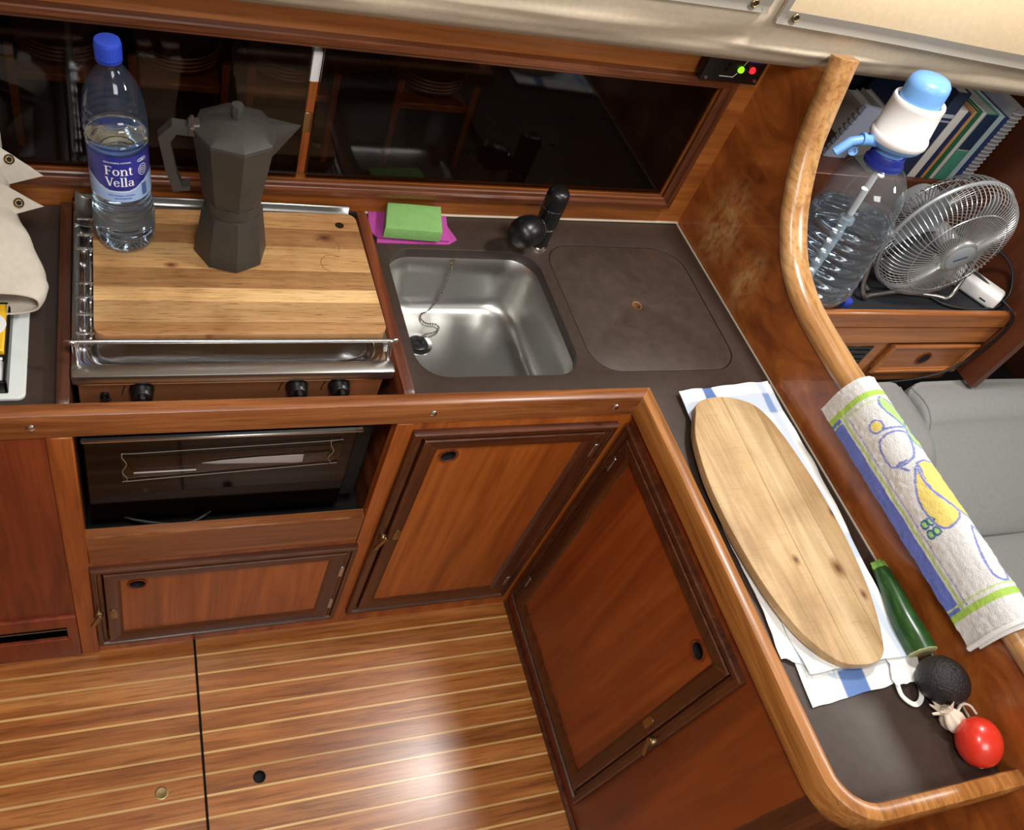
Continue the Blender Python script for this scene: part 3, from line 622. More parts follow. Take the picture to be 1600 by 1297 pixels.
# control panel, tilted slightly back
pm = Matrix.Translation((0, -.386, .721)) @ Matrix.Rotation(math.radians(4), 4, 'X')
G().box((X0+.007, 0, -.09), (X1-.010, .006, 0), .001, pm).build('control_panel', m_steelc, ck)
G().box((X0+.02, -.378, .40), (X1-.03, -.06, .715), .002).build('inner_case', m_blackm, ck)
for x in (-1.040, -.826, -.763):
    M_ = pm @ Matrix.Translation((x, 0, -.021)) @ Matrix.Rotation(math.radians(90), 4, 'X')
    k = G().lathe([(.0165, -.001), (.0165, .004), (.0150, .006), (.0145, .016), (.0135, .018), (.0001, .0182)], 28, M_).build('knob', m_black, ck)
    G().box((-.0045, -.0145, .016), (.0045, .0145, .0290), .0022, M_).build('grip', m_black, k)
    G().tube([pm @ Vector((x-.0215-.004*math.sin(t*1.4), -.0008, -.013-.020*t)) for t in (0, .25, .5, .75, 1)], .0007, 5).build('dial_mark', m_blackm, k)
    G().text('A', .007, .0002, pm @ Matrix.Translation((x-.0225, -.0004, -.0085)) @ RX).build('dial_letter', m_blackm, k)
g = G(); M_ = pm @ Matrix.Translation((-1.088, 0, -.033)) @ Matrix.Rotation(math.radians(90), 4, 'X')
g.lathe([(.006, 0), (.006, .005), (.003, .006), (.003, .014), (.0001, .0145)], 14, M_); g.box((-.009, -.0018, .010), (.009, .0018, .0135), .0005, M_ @ Matrix.Rotation(.6, 4, 'Z'))
g.build('igniter', m_black, ck)
# oven body and door
G().box((X0+.006, -.412, .430), (X1-.012, -.045, .622), .002).build('oven_box', m_blackm, ck)
od = G().box((-1.120, -.4245, .424), (-.728, -.4165, .672), .002).build('oven_door', m_ovglass, ck)
G().box((-1.122, -.4330, .640), (-.722, -.4250, .6460), .0018).build('oven_handle', m_steel, od)
G().tube(spline([(-1.08, -.38, .418), (-1.07, -.41, .402), (-.98, -.425, .392), (-.93, -.40, .398), (-.915, -.37, .415)], 5), .0022, 8).build('wire_guard', m_steel, ck)
G().lathe([(.006, 0), (.006, .006), (.003, .008), (.003, .02)], 12, Matrix.Translation((-.845, -.40, .405))).build('latch_pin', m_steel, ck)
G().box((-.80, -.33, .365), (-.73, -.18, .372), .002).build('drip_plate', m_steelc, ck)

# blister sleeve with a knife taped to the oven glass
m_edge = plain('edge_highlight', S(150, 140, 124), .25)  # pale opaque lines paint in the highlights on the clear sleeve's edges
ks = thing('knife_sleeve', (-.91, -.4255, .59), 'clear plastic knife sleeve holding a pale bladed knife against the oven glass', 'knife sleeve')
def sl(u, v): return (-1.071+.322*u, -.4250-.0065*math.sin(math.pi*min(1, max(0, v)))**.5*(1 if .03 < u < .97 else .4), .531+.020*u+.075*v*(1-.12*u))
G().sheet(sl, 24, 10, .0006).build('blister', m_sleeve, ks)
for v in (.0, .98):
    G().tube([Vector(sl(i/20, v))+Vector((0, -.0012, 0)) for i in range(21)], .00055, 6).build('folded_edge', m_edge, ks)
for u in (.012, .95):
    G().tube([Vector(sl(u+.01*math.sin(i), i/12))+Vector((0, -.0016, 0)) for i in range(13)], .00055, 6).build('crimp', m_edge, ks)
g = G().plate([(-.958, .5705), (-.935, .5675), (-.815, .559), (-.806, .560), (-.806, .580), (-.83, .5800), (-.88, .5785), (-.93, .575)], [], 0, .0012, .0002, XZ(-.4262)); g.build('blade', plain('pale_blade', S(205, 208, 212), .35, .2), ks)
G().plate([(-.806, .557), (-.766, .562), (-.758, .572), (-.766, .584), (-.806, .582)], [], 0, .0022, .0006, XZ(-.4262)).build('knife_grip', m_black, ks)
G().box((-1.055, -.4285, .5535), (-.966, -.4265, .5560), .0006).build('label_strip', m_white, ks)

# ------------------------------------------------------------------ cutting board of glued staves
BZ = .7562; BT = .0185
cbx0, cbx1, cby0, cby1 = -1.0975, -.6950, -.3530, -.0980
cb = thing('cutting_board', ((cbx0+cbx1)/2, (cby0+cby1)/2, BZ), 'large rectangular wooden cutting board of glued staves lying over the cooker hob', 'cutting board')
skew = lambda p: (p[0]-(.004*(p[1]-cby0)/(cby1-cby0) if p[0] > -.9 else 0), p[1]+.012*(p[0]-cbx0)/(cbx1-cbx0)*(1 if p[1] > -.2 else .2))
full = [skew(p) for p in rr(cbx0, cby0, cbx1, cby1, .016, 6)]
cuts = [cby0-.01, -.3285, -.289, -.262, -.223, -.170, -.128, cby1+.03]
def clip(poly, ya, yb):
    def half(P, f):
        out = []
        for i in range(len(P)):
            a, b = P[i], P[(i+1) % len(P)]; fa, fb = f(a), f(b)
            if fa >= 0: out.append(a)
            if (fa >= 0) != (fb >= 0): t = fa/(fa-fb); out.append((a[0]+(b[0]-a[0])*t, a[1]+(b[1]-a[1])*t))
        return out
    return half(half(poly, lambda p: p[1]-ya), lambda p: yb-p[1])
stave_cols = [((132, 90, 50), (172, 126, 78), (196, 152, 102)), ((168, 124, 74), (202, 160, 106), (216, 180, 128)), ((184, 142, 88), (212, 172, 116), (224, 190, 138)), ((144, 98, 56), (182, 136, 84), (202, 160, 108)), ((160, 116, 68), (194, 150, 96), (212, 174, 122)), ((124, 82, 46), (158, 112, 68), (184, 140, 92)), ((142, 98, 56), (176, 130, 80), (198, 154, 104))]
knots = [(-.989+.89175, -.220+.2285, .013), (-.754+.89175, -.150+.2285, .02), (-.93+.89175, -.155+.2285, .03)]
for i in range(len(cuts)-1):
    P = clip(full, cuts[i]+.00012, cuts[i+1]-.00012)
    m = board_mat('board_stave', [S(*c) for c in stave_cols[i]], 'x', knots)
    G().plate(P, [], BZ, BZ+BT+(.0002 if i % 2 else 0), .0006).build('stave', m, cb, None, 50)
G().lathe([(.007, 0), (.007, .0006), (.0045, .0008), (.0001, -.0002)], 20, Matrix.Translation((-.729, -.116, BZ+BT+.0002))).build('screw_plug', m_brass, cb)
mring = plain('scorch_mark', S(104, 70, 40), .7)
for (x, y, a0, a1) in ((-.757, -.166, -.6, 2.6), (-.754, -.205, .9, 4.4)):
    G().sheet(lambda u, v: (x+(.0185+.0007*v)*math.cos(a0+(a1-a0)*u), y+(.0185+.0007*v)*math.sin(a0+(a1-a0)*u), BZ+BT+.00035), 24, 1).build('ring_stain', mring, cb)
TOP = BZ+BT+.0003

# ------------------------------------------------------------------ moka pot
mk = thing('coffee_pot', (-.907, -.181, TOP), 'dark grey octagonal stovetop coffee pot with angular handle standing on the cutting board', 'coffee pot')
ph = math.radians(5)
T = Matrix.Translation((-.907, -.181, TOP)) @ Matrix.Rotation(math.radians(-1.4), 4, 'Y')
def octo(prof, mat, nm, parent=mk, bevel=True):
    return G().lathe(prof, 8, T, True, ph).build(nm, mat, parent, None, 20)
k8 = 1/math.cos(math.radians(22.5))
octo([(.0490, 0), (.0525, .002), (.0530, .006), (.0432, .0805), (.0424, .0835), (.036, .0845)], m_moka, 'boiler')
G().lathe([(.0385, .083), (.0392, .086), (.0392, .1000), (.0385, .1025)], 40, T).build('collar', m_moka, mk)
octo([(.0385, .099), (.0405, .103), (.0425, .110), (.0560, .2045), (.0572, .2085), (.0566, .2100), (.050, .209)], m_moka, 'upper_pot')
ld = octo([(.0562, .2097), (.0572, .2108), (.0566, .2125), (.040, .2215), (.020, .2270), (.0001, .2285)], m_moka, 'pot_lid')
G().lathe([(.0065, .226), (.0075, .230), (.0088, .2425), (.0080, .2480), (.0001, .2490)], 8, T).build('lid_knob', m_mokah, ld)
# spout: a V beak on the +x side
g = G(); c = Vector((-.907, -.181, TOP)); sd = Vector((.985, .17, 0)).normalized(); pp = Vector((-sd.y, sd.x, 0))
tipp = c+sd*.082+Vector((0, 0, .2125)); l = c+sd*.038+pp*.023+Vector((0, 0, .2095)); r_ = c+sd*.038-pp*.023+Vector((0, 0, .2095)); bt = c+sd*.044+Vector((0, 0, .160))
tipt = tipp+Vector((-.004, 0, .002)); back = c+sd*.042+Vector((0, 0, .2165))
g.add([tipp, l, r_, bt, back, tipp+Vector((0, 0, .003)), l+Vector((0, 0, .004)), r_+Vector((0, 0, .004))], [[0, 1, 3], [0, 3, 2], [0, 5, 6, 1], [0, 2, 7, 5], [5, 4, 6], [5, 7, 4], [1, 6, 4, 7, 2, 3]])
g.build('spout', m_moka, mk, None, 15)
hd = Vector((-.985, .02, 0)).normalized(); hp = Vector((-hd.y, hd.x, 0))
def hpt(u, z): return c+hd*u+Vector((0, 0, z))
out_ = [(.055, .211), (.086, .213), (.103, .193), (.093, .140), (.083, .108)]
inn_ = [(.055, .199), (.080, .200), (.088, .187), (.079, .140), (.071, .116)]
g = G(); w = .0085
rs = []
for (a, b), (a2, b2) in zip(out_, inn_): rs.append([hpt(a, b)+hp*w, hpt(a, b)-hp*w, hpt(a2, b2)-hp*w, hpt(a2, b2)+hp*w])
rs.append([hpt(.062, .112)+hp*w, hpt(.062, .112)-hp*w, hpt(.061, .119)-hp*w, hpt(.061, .119)+hp*w])
g.rings(rs, True, True, True); g.build('handle', m_mokah, mk, None, 20)
g = G(); g.box((-.008, -.010, -.009), (.008, .010, .009), .002, Matrix.Translation(hpt(.059, .208))); hb = g.build('hinge_block', m_moka, mk)
G().tube([hpt(.061, .2145)+hp*.013, hpt(.061, .2145)-hp*.013], .0028, 10).build('hinge_pin', m_steel, hb)

# ------------------------------------------------------------------ water bottle
bc = Vector((-1.052, -.163, TOP)); T = Matrix.Translation(bc) @ Matrix.Rotation(math.radians(-2.6), 4, 'Y') @ Matrix.Scale(.98, 4)
bt = thing('water_bottle', bc, 'clear plastic water bottle with blue cap and blue label standing on the cutting board', 'water bottle')
def ribs(z): return 0
prof = [(.0001, .006), (.020, .0035), (.030, .0004), (.036, .003), (.0405, .012), (.0415, .024)]
for i in range(54):
    z = .026+i*.0013; prof.append((.0414-.0022*sm(.05, .09, z)+(.0010*math.sin(z*620)), z))
prof += [(.0392, .0970), (.0390, .099), (.0390, .1705), (.0398, .1725)]
for i in range(44):
    z = .176+i*.00132; prof.append((.0410-.0021*(.5+.5*math.cos(z*560))-.0035*sm(.20, .235, z), z))
prof += [(.0362, .2345), (.0350, .2430), (.0320, .2520), (.0270, .2620), (.0205, .2720), (.0155, .2795), (.0135, .284), (.0130, .2875), (.0160, .2885), (.0160, .2900), (.0130, .2910), (.0128, .3030)]
G().lathe(prof, 56, T, False).build('bottle_shell', m_pet, bt, None, 60)
wp = [(.0001, .0068)]+[(max(.0005, r-.0007), z+.0006) for r, z in prof[1:] if z < .185]+[(.0385, .187), (.0001, .187)]
G().lathe(wp, 48, T, False).build('water', m_water, bt, None, 50)
# vertical flutes on the foot and lower wall
for k in range(10):
    a = 2*math.pi*k/10+.2
    G().tube([T @ Vector(((r+.0006)*math.cos(a), (r+.0006)*math.sin(a), z)) for r, z in ((.034, .0025), (.0392, .010), (.0412, .022), (.0418, .045), (.0414, .066))], [.0006, .0012, .0013, .0012, .0005], 6).build('flute', m_pet, bt)
capg = G().lathe([(.0158, .2915), (.0158, .3105), (.0150, .3135), (.0120, .3145), (.0001, .3145)], 40, T); cp = capg.build('bottle_cap', plain('blue_cap', S(44, 74, 190), .4), bt)
g = G()
for k in range(36):
    a = 2*math.pi*k/36; g.box((-.0004, -.0004, .293), (.0004, .0004, .309), 0, T @ Matrix.Rotation(a, 4, 'Z') @ Matrix.Translation((.0159, 0, 0)))
g.build('grip_ridges', plain('blue_cap_ridge', S(38, 64, 176), .4), cp)['kind'] = 'stuff'
G().lathe([(.0162, .2880), (.0162, .2907)], 36, T).build('cap_ring', m_dblue, cp)
# label wraps right round; the picture side faces the viewer
LR = .0397
def labpt(a, z, r=LR): return T @ Vector((r*math.sin(a), -r*math.cos(a), z))
A0 = math.radians(-2)
na, nz = 128, 60; gl_ = G(); cols = []
for i in range(na+1):
    for j in range(nz+1):
        a = -math.pi+2*math.pi*i/na; z = .0990+.0725*j/nz; gl_.v.append(labpt(a, z))
        low = .1165+.0095*sm(.25, 1.25, abs(a-A0))*1.6
        c_ = S(38, 44, 136) if z > low else S(158, 190, 236)
        if abs(z-low) < .0012: c_ = S(206, 220, 244)
        cols.append(c_)
for i in range(na):
    for j in range(nz): gl_.f.append([i*(nz+1)+j, (i+1)*(nz+1)+j, (i+1)*(nz+1)+j+1, i*(nz+1)+j+1]); gl_.mi.append(0)
lab = gl_.build('label', m_label, bt, None, 60, lambda i: cols[i])
mw_ = plain('white_print', S(240, 242, 248), .4); mb_ = plain('blue_print', S(40, 52, 140), .4)
def wrap(body, size, z, a, mat, off=0, align='CENTER', serif=(), sx=1):
    fn = lambda p: labpt(a+p.x*sx/LR, z+p.y, LR+.0003+p.z)
    g = G().text(body, size, .0001, None, align, off, fn)
    return g, fn
def wordmark(glyphs, x0, z0, nm):
    """serif letters from strokes; each glyph = list of polygons in em units, advance"""
    g = G(); x = x0
    for polys, adv in glyphs:
        for P in polys:
            n = len(P); ctr = [labpt(A0+(x+px)/LR, z0+pz, LR+.0004) for px, pz in P]
            g.add(ctr, [list(range(n))])
        x += adv
    return g.build(nm, mw_, lab, None, 38, None, True)
u = .0140      # cap height in metres
def q4(x0, y0, x1, y1): return [(x0*u, y0*u), (x1*u, y0*u), (x1*u, y1*u), (x0*u, y1*u)]
def ln(p, q, w0, w1=None):
    w1 = w1 or w0; dx, dy = q[0]-p[0], q[1]-p[1]; L = math.hypot(dx, dy); nx, ny = -dy/L/2, dx/L/2
    return [((p[0]+nx*w0)*u, (p[1]+ny*w0)*u), ((p[0]-nx*w0)*u, (p[1]-ny*w0)*u), ((q[0]-nx*w1)*u, (q[1]-ny*w1)*u), ((q[0]+nx*w1)*u, (q[1]+ny*w1)*u)]
def arc(cx, cy, rx, ry, a0, a1, wv, wh, n=14):
    out = []
    for i in range(n):
        t0, t1 = math.radians(a0+(a1-a0)*i/n), math.radians(a0+(a1-a0)*(i+1)/n)
        f = lambda t: (wh+(wv-wh)*abs(math.cos(t)))
        o = lambda t, k: ((cx+(rx-k*f(t))*math.cos(t))*u, (cy+(ry-k*f(t))*math.sin(t))*u)
        out.append([o(t0, 0), o(t0, 1), o(t1, 1), o(t1, 0)])
    return out
st = .17; sf = .055; xh = .68
Fg = [q4(.08, 0, .08+st, 1), q4(-.02, 0, .36, sf), q4(-.02, 1-sf, .64, 1), q4(.60, .80, .64, 1), q4(.2, .48, .50, .48+sf*1.2), q4(.47, .40, .51, .62)]
og = arc(.32, xh/2, .32, xh/2+.01, 0, 360, .16, .05, 26)
ng = [q4(.08, 0, .08+st*.9, xh), q4(0, 0, .32, sf), q4(0, xh-sf, .2, xh)]+arc(.40, xh-.26, .24, .26, 0, 150, .15, .06)+[q4(.49, 0, .64, xh-.24), q4(.40, 0, .73, sf)]
tg = [q4(.10, .10, .10+st*.85, .86), q4(0, xh-sf, .38, xh)]+arc(.27, .14, .17, .15, 180, 320, .15, .06)
Vg = [ln((.10, 1), (.40, 0), .17), ln((.40, 0), (.66, 1), .08), q4(-.04, 1-sf, .28, 1), q4(.54, 1-sf, .80, 1)]
eg = arc(.29, xh/2, .29, xh/2+.01, 20, 330, .15, .05, 24)+[q4(.10, xh*.52, .54, xh*.52+.05)]
lg = [q4(.08, 0, .08+st*.9, 1.06), q4(-.01, 0, .33, sf), q4(-.01, 1.06-sf, .2, 1.06)]
ag = arc(.25, .20, .23, .21, 40, 330, .14, .05, 20)+[q4(.37, .02, .52, xh-.18)]+arc(.27, xh-.2, .25, .2, 0, 160, .14, .05)+[q4(.40, 0, .58, sf)]
W1 = [(Fg, .70*u), (og, .69*u), (ng, .76*u), (tg, .4*u)]; W2 = [(Vg, .74*u), (eg, .62*u), (lg, .35*u), (lg, .35*u), (ag, .6*u)]
wordmark(W1, -.0168, .1435, 'wordmark'); wordmark(W2, -.0172, .1255, 'wordmark')
g, fn = wrap('AGUA MINERAL NATURAL', .0030, .1625, A0, mw_); g.build('small_print', mw_, lab)
g, fn = wrap('AGUA MINERAL NATURAL', .0030, .1090, A0+.05, mb_); g.build('small_print', mb_, lab)
g, fn = wrap('DE MINERALES', .0034, .1040, A0+.1, mb_); g.build('small_print', mb_, lab)
# crown-like emblem and round mark at the label's edge
g = G(); ea = A0+.86
for k in range(3):
    for P in arc(0, 0, .30, .30, 0, 360, .06, .06, 14): g.add([labpt(ea+(p[0]+(k-1)*.0032)/LR, .1625+p[1]*.6, LR+.0004) for p in P], [[0, 1, 2, 3]])
for rr_ in (.50, .32, .14):
    for P in arc(0, 0, rr_, rr_*1.3, 0, 360, .06, .06, 18): g.add([labpt(ea+p[0]/LR, .1465+p[1], LR+.0004) for p in P], [[0, 1, 2, 3]])
g.build('emblem', mw_, lab, None, 38, None, True)
g = G()
for i in range(9): g.box((-.004, -.0001, -.0006), (.004, .0001, .0006), 0, Matrix.Translation(labpt(A0+.88, .1230-.0022*i, LR+.0003)) @ Matrix.Rotation(A0+.88, 4, 'Z'))
g.build('small_print_lines', mb_, lab)['kind'] = 'stuff'

# ------------------------------------------------------------------ left worktop: tray, boxes, folded canvas
tr = tag(G().plate(rr(-1.42, -.418, -1.181, -.120, .010, 5), [], H+.0003, H+.007, .002).build('tray', plain('pale_tray', S(214, 220, 216), .35), None, None, 38, None, False, (-1.3, -.27, H)), 'flat white tray lying on the worktop under the folded canvas', 'tray')
cs = thing('organiser_box', (-1.26, -.33, H+.0072), 'black shallow organiser box on the white tray', 'box')
z0 = H+.0073
G().box((-1.36, -.410, z0), (-1.2005, -.270, z0+.003), .001).build('box_floor', m_black, cs)
for a, b in (((-1.2045, -.410, z0), (-1.2005, -.270, z0+.022)), ((-1.36, -.410, z0), (-1.2005, -.406, z0+.022)), ((-1.36, -.366, z0), (-1.2045, -.361, z0+.020)), ((-1.36, -.274, z0), (-1.2005, -.270, z0+.022))):
    G().box(a, b, .0008).build('box_wall', m_black, cs)
yb = thing('yellow_packet', (-1.23, -.32, z0+.0032), 'small yellow packet with pale oval window in the black organiser box', 'packet')
G().box((-1.30, -.359, z0+.0033), (-1.2055, -.276, z0+.026), .002).build('packet_body', plain('yellow_card', S(238, 190, 44), .5), yb)
G().plate([(-1.222+.03*math.cos(i*.2618)*1.0-.012, -.315+.024*math.sin(i*.2618)) for i in range(24)], [], z0+.0262, z0+.0268, .0002).build('packet_window', m_white, yb)
wp_ = thing('white_packet', (-1.23, -.385, z0+.0032), 'white plastic wrapped packet behind the front wall of the organiser box', 'packet')
G().box((-1.30, -.404, z0+.0033), (-1.206, -.368, z0+.020), .003).build('packet_body', plain('white_wrap', S(214, 214, 214), .3, 0, .5, 120), wp_)
G().box((-1.30, -.3725, z0+.020), (-1.2065, -.3685, z0+.0235), .001).build('packet_seal', m_white, wp_)

cv = thing('folded_canvas', (-1.25, -.2, H+.01), 'folded beige canvas cover with snap fasteners heaped at the end of the worktop', 'canvas')
def nz_(p, s, a): return a*noise.noise(Vector(p)*s)
# main sleeve: flattened tube running from the upper back down to the front, its open end facing the viewer
axis = [(-1.262, -.030, .842), (-1.258, -.085, .828), (-1.250, -.150, .800), (-1.244, -.215, .782), (-1.240, -.262, .772), (-1.238, -.292, .7685)]
wx = [.046, .048, .056, .076, .088, .074]; wz = [.035, .036, .034, .032, .026, .0215]
A_ = spline(axis, 6); n_ = len(A_)-1
def at(L, t):
    f = t*(len(L)-1); i = min(int(f), len(L)-2); return L[i]+(L[i+1]-L[i])*(f-i)
def slv(u, v):
    p = at(A_, u); a = 2*math.pi*v; ex = at(wx, u); ez = at(wz, u)
    x = p.x+ex*math.copysign(abs(math.cos(a))**.8, math.cos(a)); z = p.z+ez*math.copysign(abs(math.sin(a))**.75, math.sin(a))
    q = Vector((x, p.y, z)); k = .35+.65*sm(0, .2, 1-u)
    q += Vector((nz_((x*1.3, p.y*1.3, z), 22, .006), 0, nz_((x+3, p.y, z), 20, .007)))*k
    return q
G().sheet(slv, 40, 48, .0012).build('sleeve', m_canl, cv, None, 60)
G().tube([slv(.995, j/40) for j in range(40)], .0016, 6, True).build('sleeve_hem', m_canl, cv)
# two pointed flaps lying over the sleeve, with press studs
def flap(P, zs, nm='flap', th=.0014, bulge=.006):
    """quad flap from four 3d corners, slightly curved"""
    a, b, c, d = [Vector(p) for p in P]
    f = lambda u, v: (a*(1-u)+b*u)*(1-v)+(d*(1-u)+c*u)*v + Vector((0, -.6, .8))*(bulge*math.sin(math.pi*u)*math.sin(math.pi*v)+.0025*noise.noise(Vector((u*3, v*3, zs))))
    o = G().sheet(f, 18, 18, th).build(nm, m_canl, cv, None, 60); return o, f
f1, e1 = flap([(-1.34, -.150, .885), (-1.224, -.140, .855), (-1.158, -.150, .815), (-1.34, -.215, .790)], 1)
f2, e2 = flap([(-1.34, -.085, .915), (-1.215, -.090, .868), (-1.158, -.105, .832), (-1.225, -.120, .818)], 2)
f3, e3 = flap([(-1.34, -.050, .985), (-1.205, -.060, .925), (-1.212, -.080, .888), (-1.34, -.090, .895)], 3)
def stud(parent, p, nrm, r=.0068):
    M_ = Matrix.Translation(p) @ Vector(nrm).normalized().to_track_quat('Z', 'Y').to_matrix().to_4x4()
    o = G().lathe([(r, 0), (r, .0016), (r*.8, .0026), (r*.62, .0018), (r*.58, .0006), (.0001, .0006)], 22, M_).build('snap', m_brass, parent)
    G().lathe([(r*.55, .0007), (r*.3, .0010), (.0001, .0010)], 16, M_).build('socket', m_hole, o); return o
stud(f1, e1(.90, .80)+Vector((0, -.002, .002)), (.1, -.7, .7)); stud(f2, e2(.84, .55)+Vector((0, -.002, .002)), (.1, -.7, .7))
# ------------------------------------------------------------------ peninsula: linen towel, oval board, vegetables
rng = random.Random(3)
tt = thing('tea_towel', (-.12, -.7, H), 'folded white linen tea towel with blue stripes under the oval board', 'tea towel')
WHT = S(232, 232, 228); BLU = S(120, 148, 192); LBL = S(186, 200, 220); DBL = S(84, 112, 170)
def towel_col(u, v):       # u across (0 left .. 1 right), v along (0 back .. 1 front)
    c = WHT
    if .25 < u < .34 or .85 < u < .93: c = lerp3(WHT, LBL, .75)
    if .60 < v < .70 or .05 < v < .13: c = lerp3(c, LBL, .8) if c == WHT else BLU
    if .08 < u < .115: c = lerp3(c, LBL, .4)
    return c
def layer(nm, P, z0, amp, seed, colf, th=.0012, nu=50, nv=110):
    a, b, c, d = P          # back-left, back-right, front-right, front-left
    cols = []
    def f(u, v):
        e = .0018*noise.noise(Vector((u*6+seed, v*12, 1)))
        x = (a[0]*(1-u)+b[0]*u)*(1-v)+(d[0]*(1-u)+c[0]*u)*v + e + .003*math.sin(v*9+seed)*(1 if u in (0, 1) else .6)
        y = (a[1]*(1-u)+b[1]*u)*(1-v)+(d[1]*(1-u)+c[1]*u)*v + .004*noise.noise(Vector((u*5, seed, v*3)))
        lift = amp*(1+(2.2*sm(.9, .97, v) if seed == 4.1 else 0))*(.5+.5*noise.noise(Vector((u*4+seed, v*7, 5))))+amp*1.2*max(0, noise.noise(Vector((u*2.5, v*9+seed, 9))))
        return Vector((x, y, z0+max(0, lift)))
    g = G().sheet(f, nu, nv, th)
    uv = [(i/nu, j/nv) for i in range(nu+1) for j in range(nv+1)]*2
    return g.build(nm, m_linen, tt, None, 60, lambda i: colf(*uv[i]))
layer('under_fold', [(-.200, -.445), (-.004, -.424), (-.050, -.955), (-.228, -.968)], H+.0018, .001, 1.3, lambda u, v: S(96, 126, 180) if (.34 < u < .60 and v > .93) else towel_col(u, v))
layer('upper_fold', [(-.199, -.440), (-.006, -.422), (-.026, -.925), (-.218, -.928)], H+.0060, .0035, 4.1, lambda u, v: S(88, 116, 172) if ((.22 < u < .36 and v < .09) or (.30 < u < .62 and v > .955)) else towel_col(u, v))
layer('edge_fold', [(-.232, -.60), (-.165, -.59), (-.170, -.93), (-.242, -.90)], H+.0032, .002, 7.7, lambda u, v: lerp3(WHT, LBL, .5) if .3 < u < .5 else WHT, nu=20)
layer('hem_fold', [(-.075, -.90), (-.020, -.88), (-.027, -.958), (-.082, -.962)], H+.0060, .002, 9.7, lambda u, v: WHT, nu=16, nv=24)
lp = spline([(-.078, -.955, H+.006), (-.080, -.975, H+.004), (-.067, -.989, H+.003), (-.052, -.985, H+.003), (-.043, -.971, H+.004), (-.046, -.953, H+.007)], 8)
g = G(); rs = []
for i, p in enumerate(lp):
    t = (lp[min(i+1, len(lp)-1)]-lp[max(0, i-1)]).normalized(); nn = Vector((-t.y, t.x, 0))*.0035
    rs.append([p+nn, p+nn+Vector((0, 0, .0014)), p-nn+Vector((0, 0, .0014)), p-nn])
g.rings(rs, True, True, True); g.build('hanging_loop', plain('white_tape', S(226, 226, 220), .9, 0, .3, 900), tt)

OZ = H+.0130; OT = .0150
oval = [(-.206, -.500), (-.198, -.484), (-.181, -.474), (-.157, -.469), (-.130, -.470), (-.102, -.478), (-.080, -.493), (-.064, -.530), (-.054, -.591), (-.049, -.650), (-.048, -.711), (-.052, -.770), (-.060, -.824), (-.072, -.870), (-.086, -.905), (-.097, -.922), (-.115, -.931), (-.142, -.9315), (-.172, -.924), (-.196, -.900), (-.216, -.866), (-.232, -.812), (-.241, -.752), (-.245, -.690), (-.243, -.622), (-.230, -.552), (-.216, -.518)]
ov = [(p.x, p.y) for p in spline([(x, y, 0) for x, y in oval], 3, True)]
obd = thing('oval_board', (-.145, -.70, OZ), 'long oval wooden cutting board of three staves lying on the striped tea towel', 'cutting board')
def cutx(poly, f0, f1):
    def half(P, f):
        out = []
        for i in range(len(P)):
            a, b = P[i], P[(i+1) % len(P)]; fa, fb = f(a), f(b)
            if fa >= 0: out.append(a)
            if (fa >= 0) != (fb >= 0): t = fa/(fa-fb); out.append((a[0]+(b[0]-a[0])*t, a[1]+(b[1]-a[1])*t))
        return out
    return half(half(poly, f0), f1)
L1 = lambda p: p[0]-(-.146+.02*(p[1]+.7)); L2 = lambda p: p[0]-(-.088+.01*(p[1]+.7))
okn = [(-.095+.145, -.79+.70, .022), (-.16+.145, -.77+.70, .012), (-.049+.145, -.70+.70, .014), (-.075+.145, -.835+.70, .012)]
for i, (f0, f1, cc) in enumerate(((lambda p: 1, lambda p: -L1(p)-.0001, ((158, 128, 86), (196, 164, 118), (214, 188, 146))), (lambda p: L1(p)-.0001, lambda p: -L2(p)-.0001, ((168, 138, 94), (204, 174, 128), (220, 196, 156))), (lambda p: L2(p)-.0001, lambda p: 1, ((152, 120, 78), (190, 156, 108), (208, 180, 136))))):
    G().plate(cutx(ov, f0, f1), [], OZ, OZ+OT+(.0002 if i == 1 else 0), .0012).build('stave', board_mat('oval_stave', [S(*c) for c in cc], 'y', okn), obd, None, 50)

# courgette
zc = thing('courgette', (-.021, -.862, H), 'cut dark green courgette lying along the foot of the bulkhead', 'courgette')
ax = [(-.006, -.797, .7345), (-.0085, -.811, .7365), (-.0135, -.840, .7390), (-.0205, -.875, .7405), (-.0225, -.905, .7415), (-.0240, -.928, .7418)]
zr = [.0118, .0135, .0160, .0190, .0208, .0212]
Z_ = spline(ax, 6); g = G(); seg = 36; rs = []; cols = []
for i, p in enumerate(Z_):
    t = (Z_[min(i+1, len(Z_)-1)]-Z_[max(i-1, 0)]).normalized(); x = t.cross(Vector((0, 0, 1))).normalized(); y = x.cross(t); r = at(zr, i/(len(Z_)-1))
    ring = []
    for k in range(seg):
        a = 2*math.pi*k/seg; ring.append(p+(x*math.cos(a)+y*math.sin(a))*r*(1-.012*(k % 4 == 0)))
        nn = noise.noise(Vector((k*.9, i*.25, 3))); cols.append(lerp3(S(30, 66, 28), S(70, 112, 54), max(0, nn)*1.0+.10*(k % 4 == 0)))
    rs.append(ring)
g.rings(rs, True, True, False); g.build('skin', m_courg, zc, None, 50, lambda i: cols[i])
fe = Z_[-1]; t = (Z_[-1]-Z_[-2]).normalized(); Mz = Matrix.Translation(fe) @ t.to_track_quat('Z', 'Y').to_matrix().to_4x4()
G().lathe([(.0212, -.0004), (.0206, .0006), (.012, .0009), (.0001, .001)], 36, Mz).build('cut_face', plain('courgette_flesh', S(206, 204, 146), .5, 0, .3, 300, 0, .06), zc)
g = G(); b0 = Z_[0]; t0 = (Z_[0]-Z_[1]).normalized(); Mb = Matrix.Translation(b0) @ t0.to_track_quat('Z', 'Y').to_matrix().to_4x4()
pr = [(.0100, .0), (.0112, .003), (.0104, .008), (.0102, .0125), (.008, .0130), (.0001, .0126)]
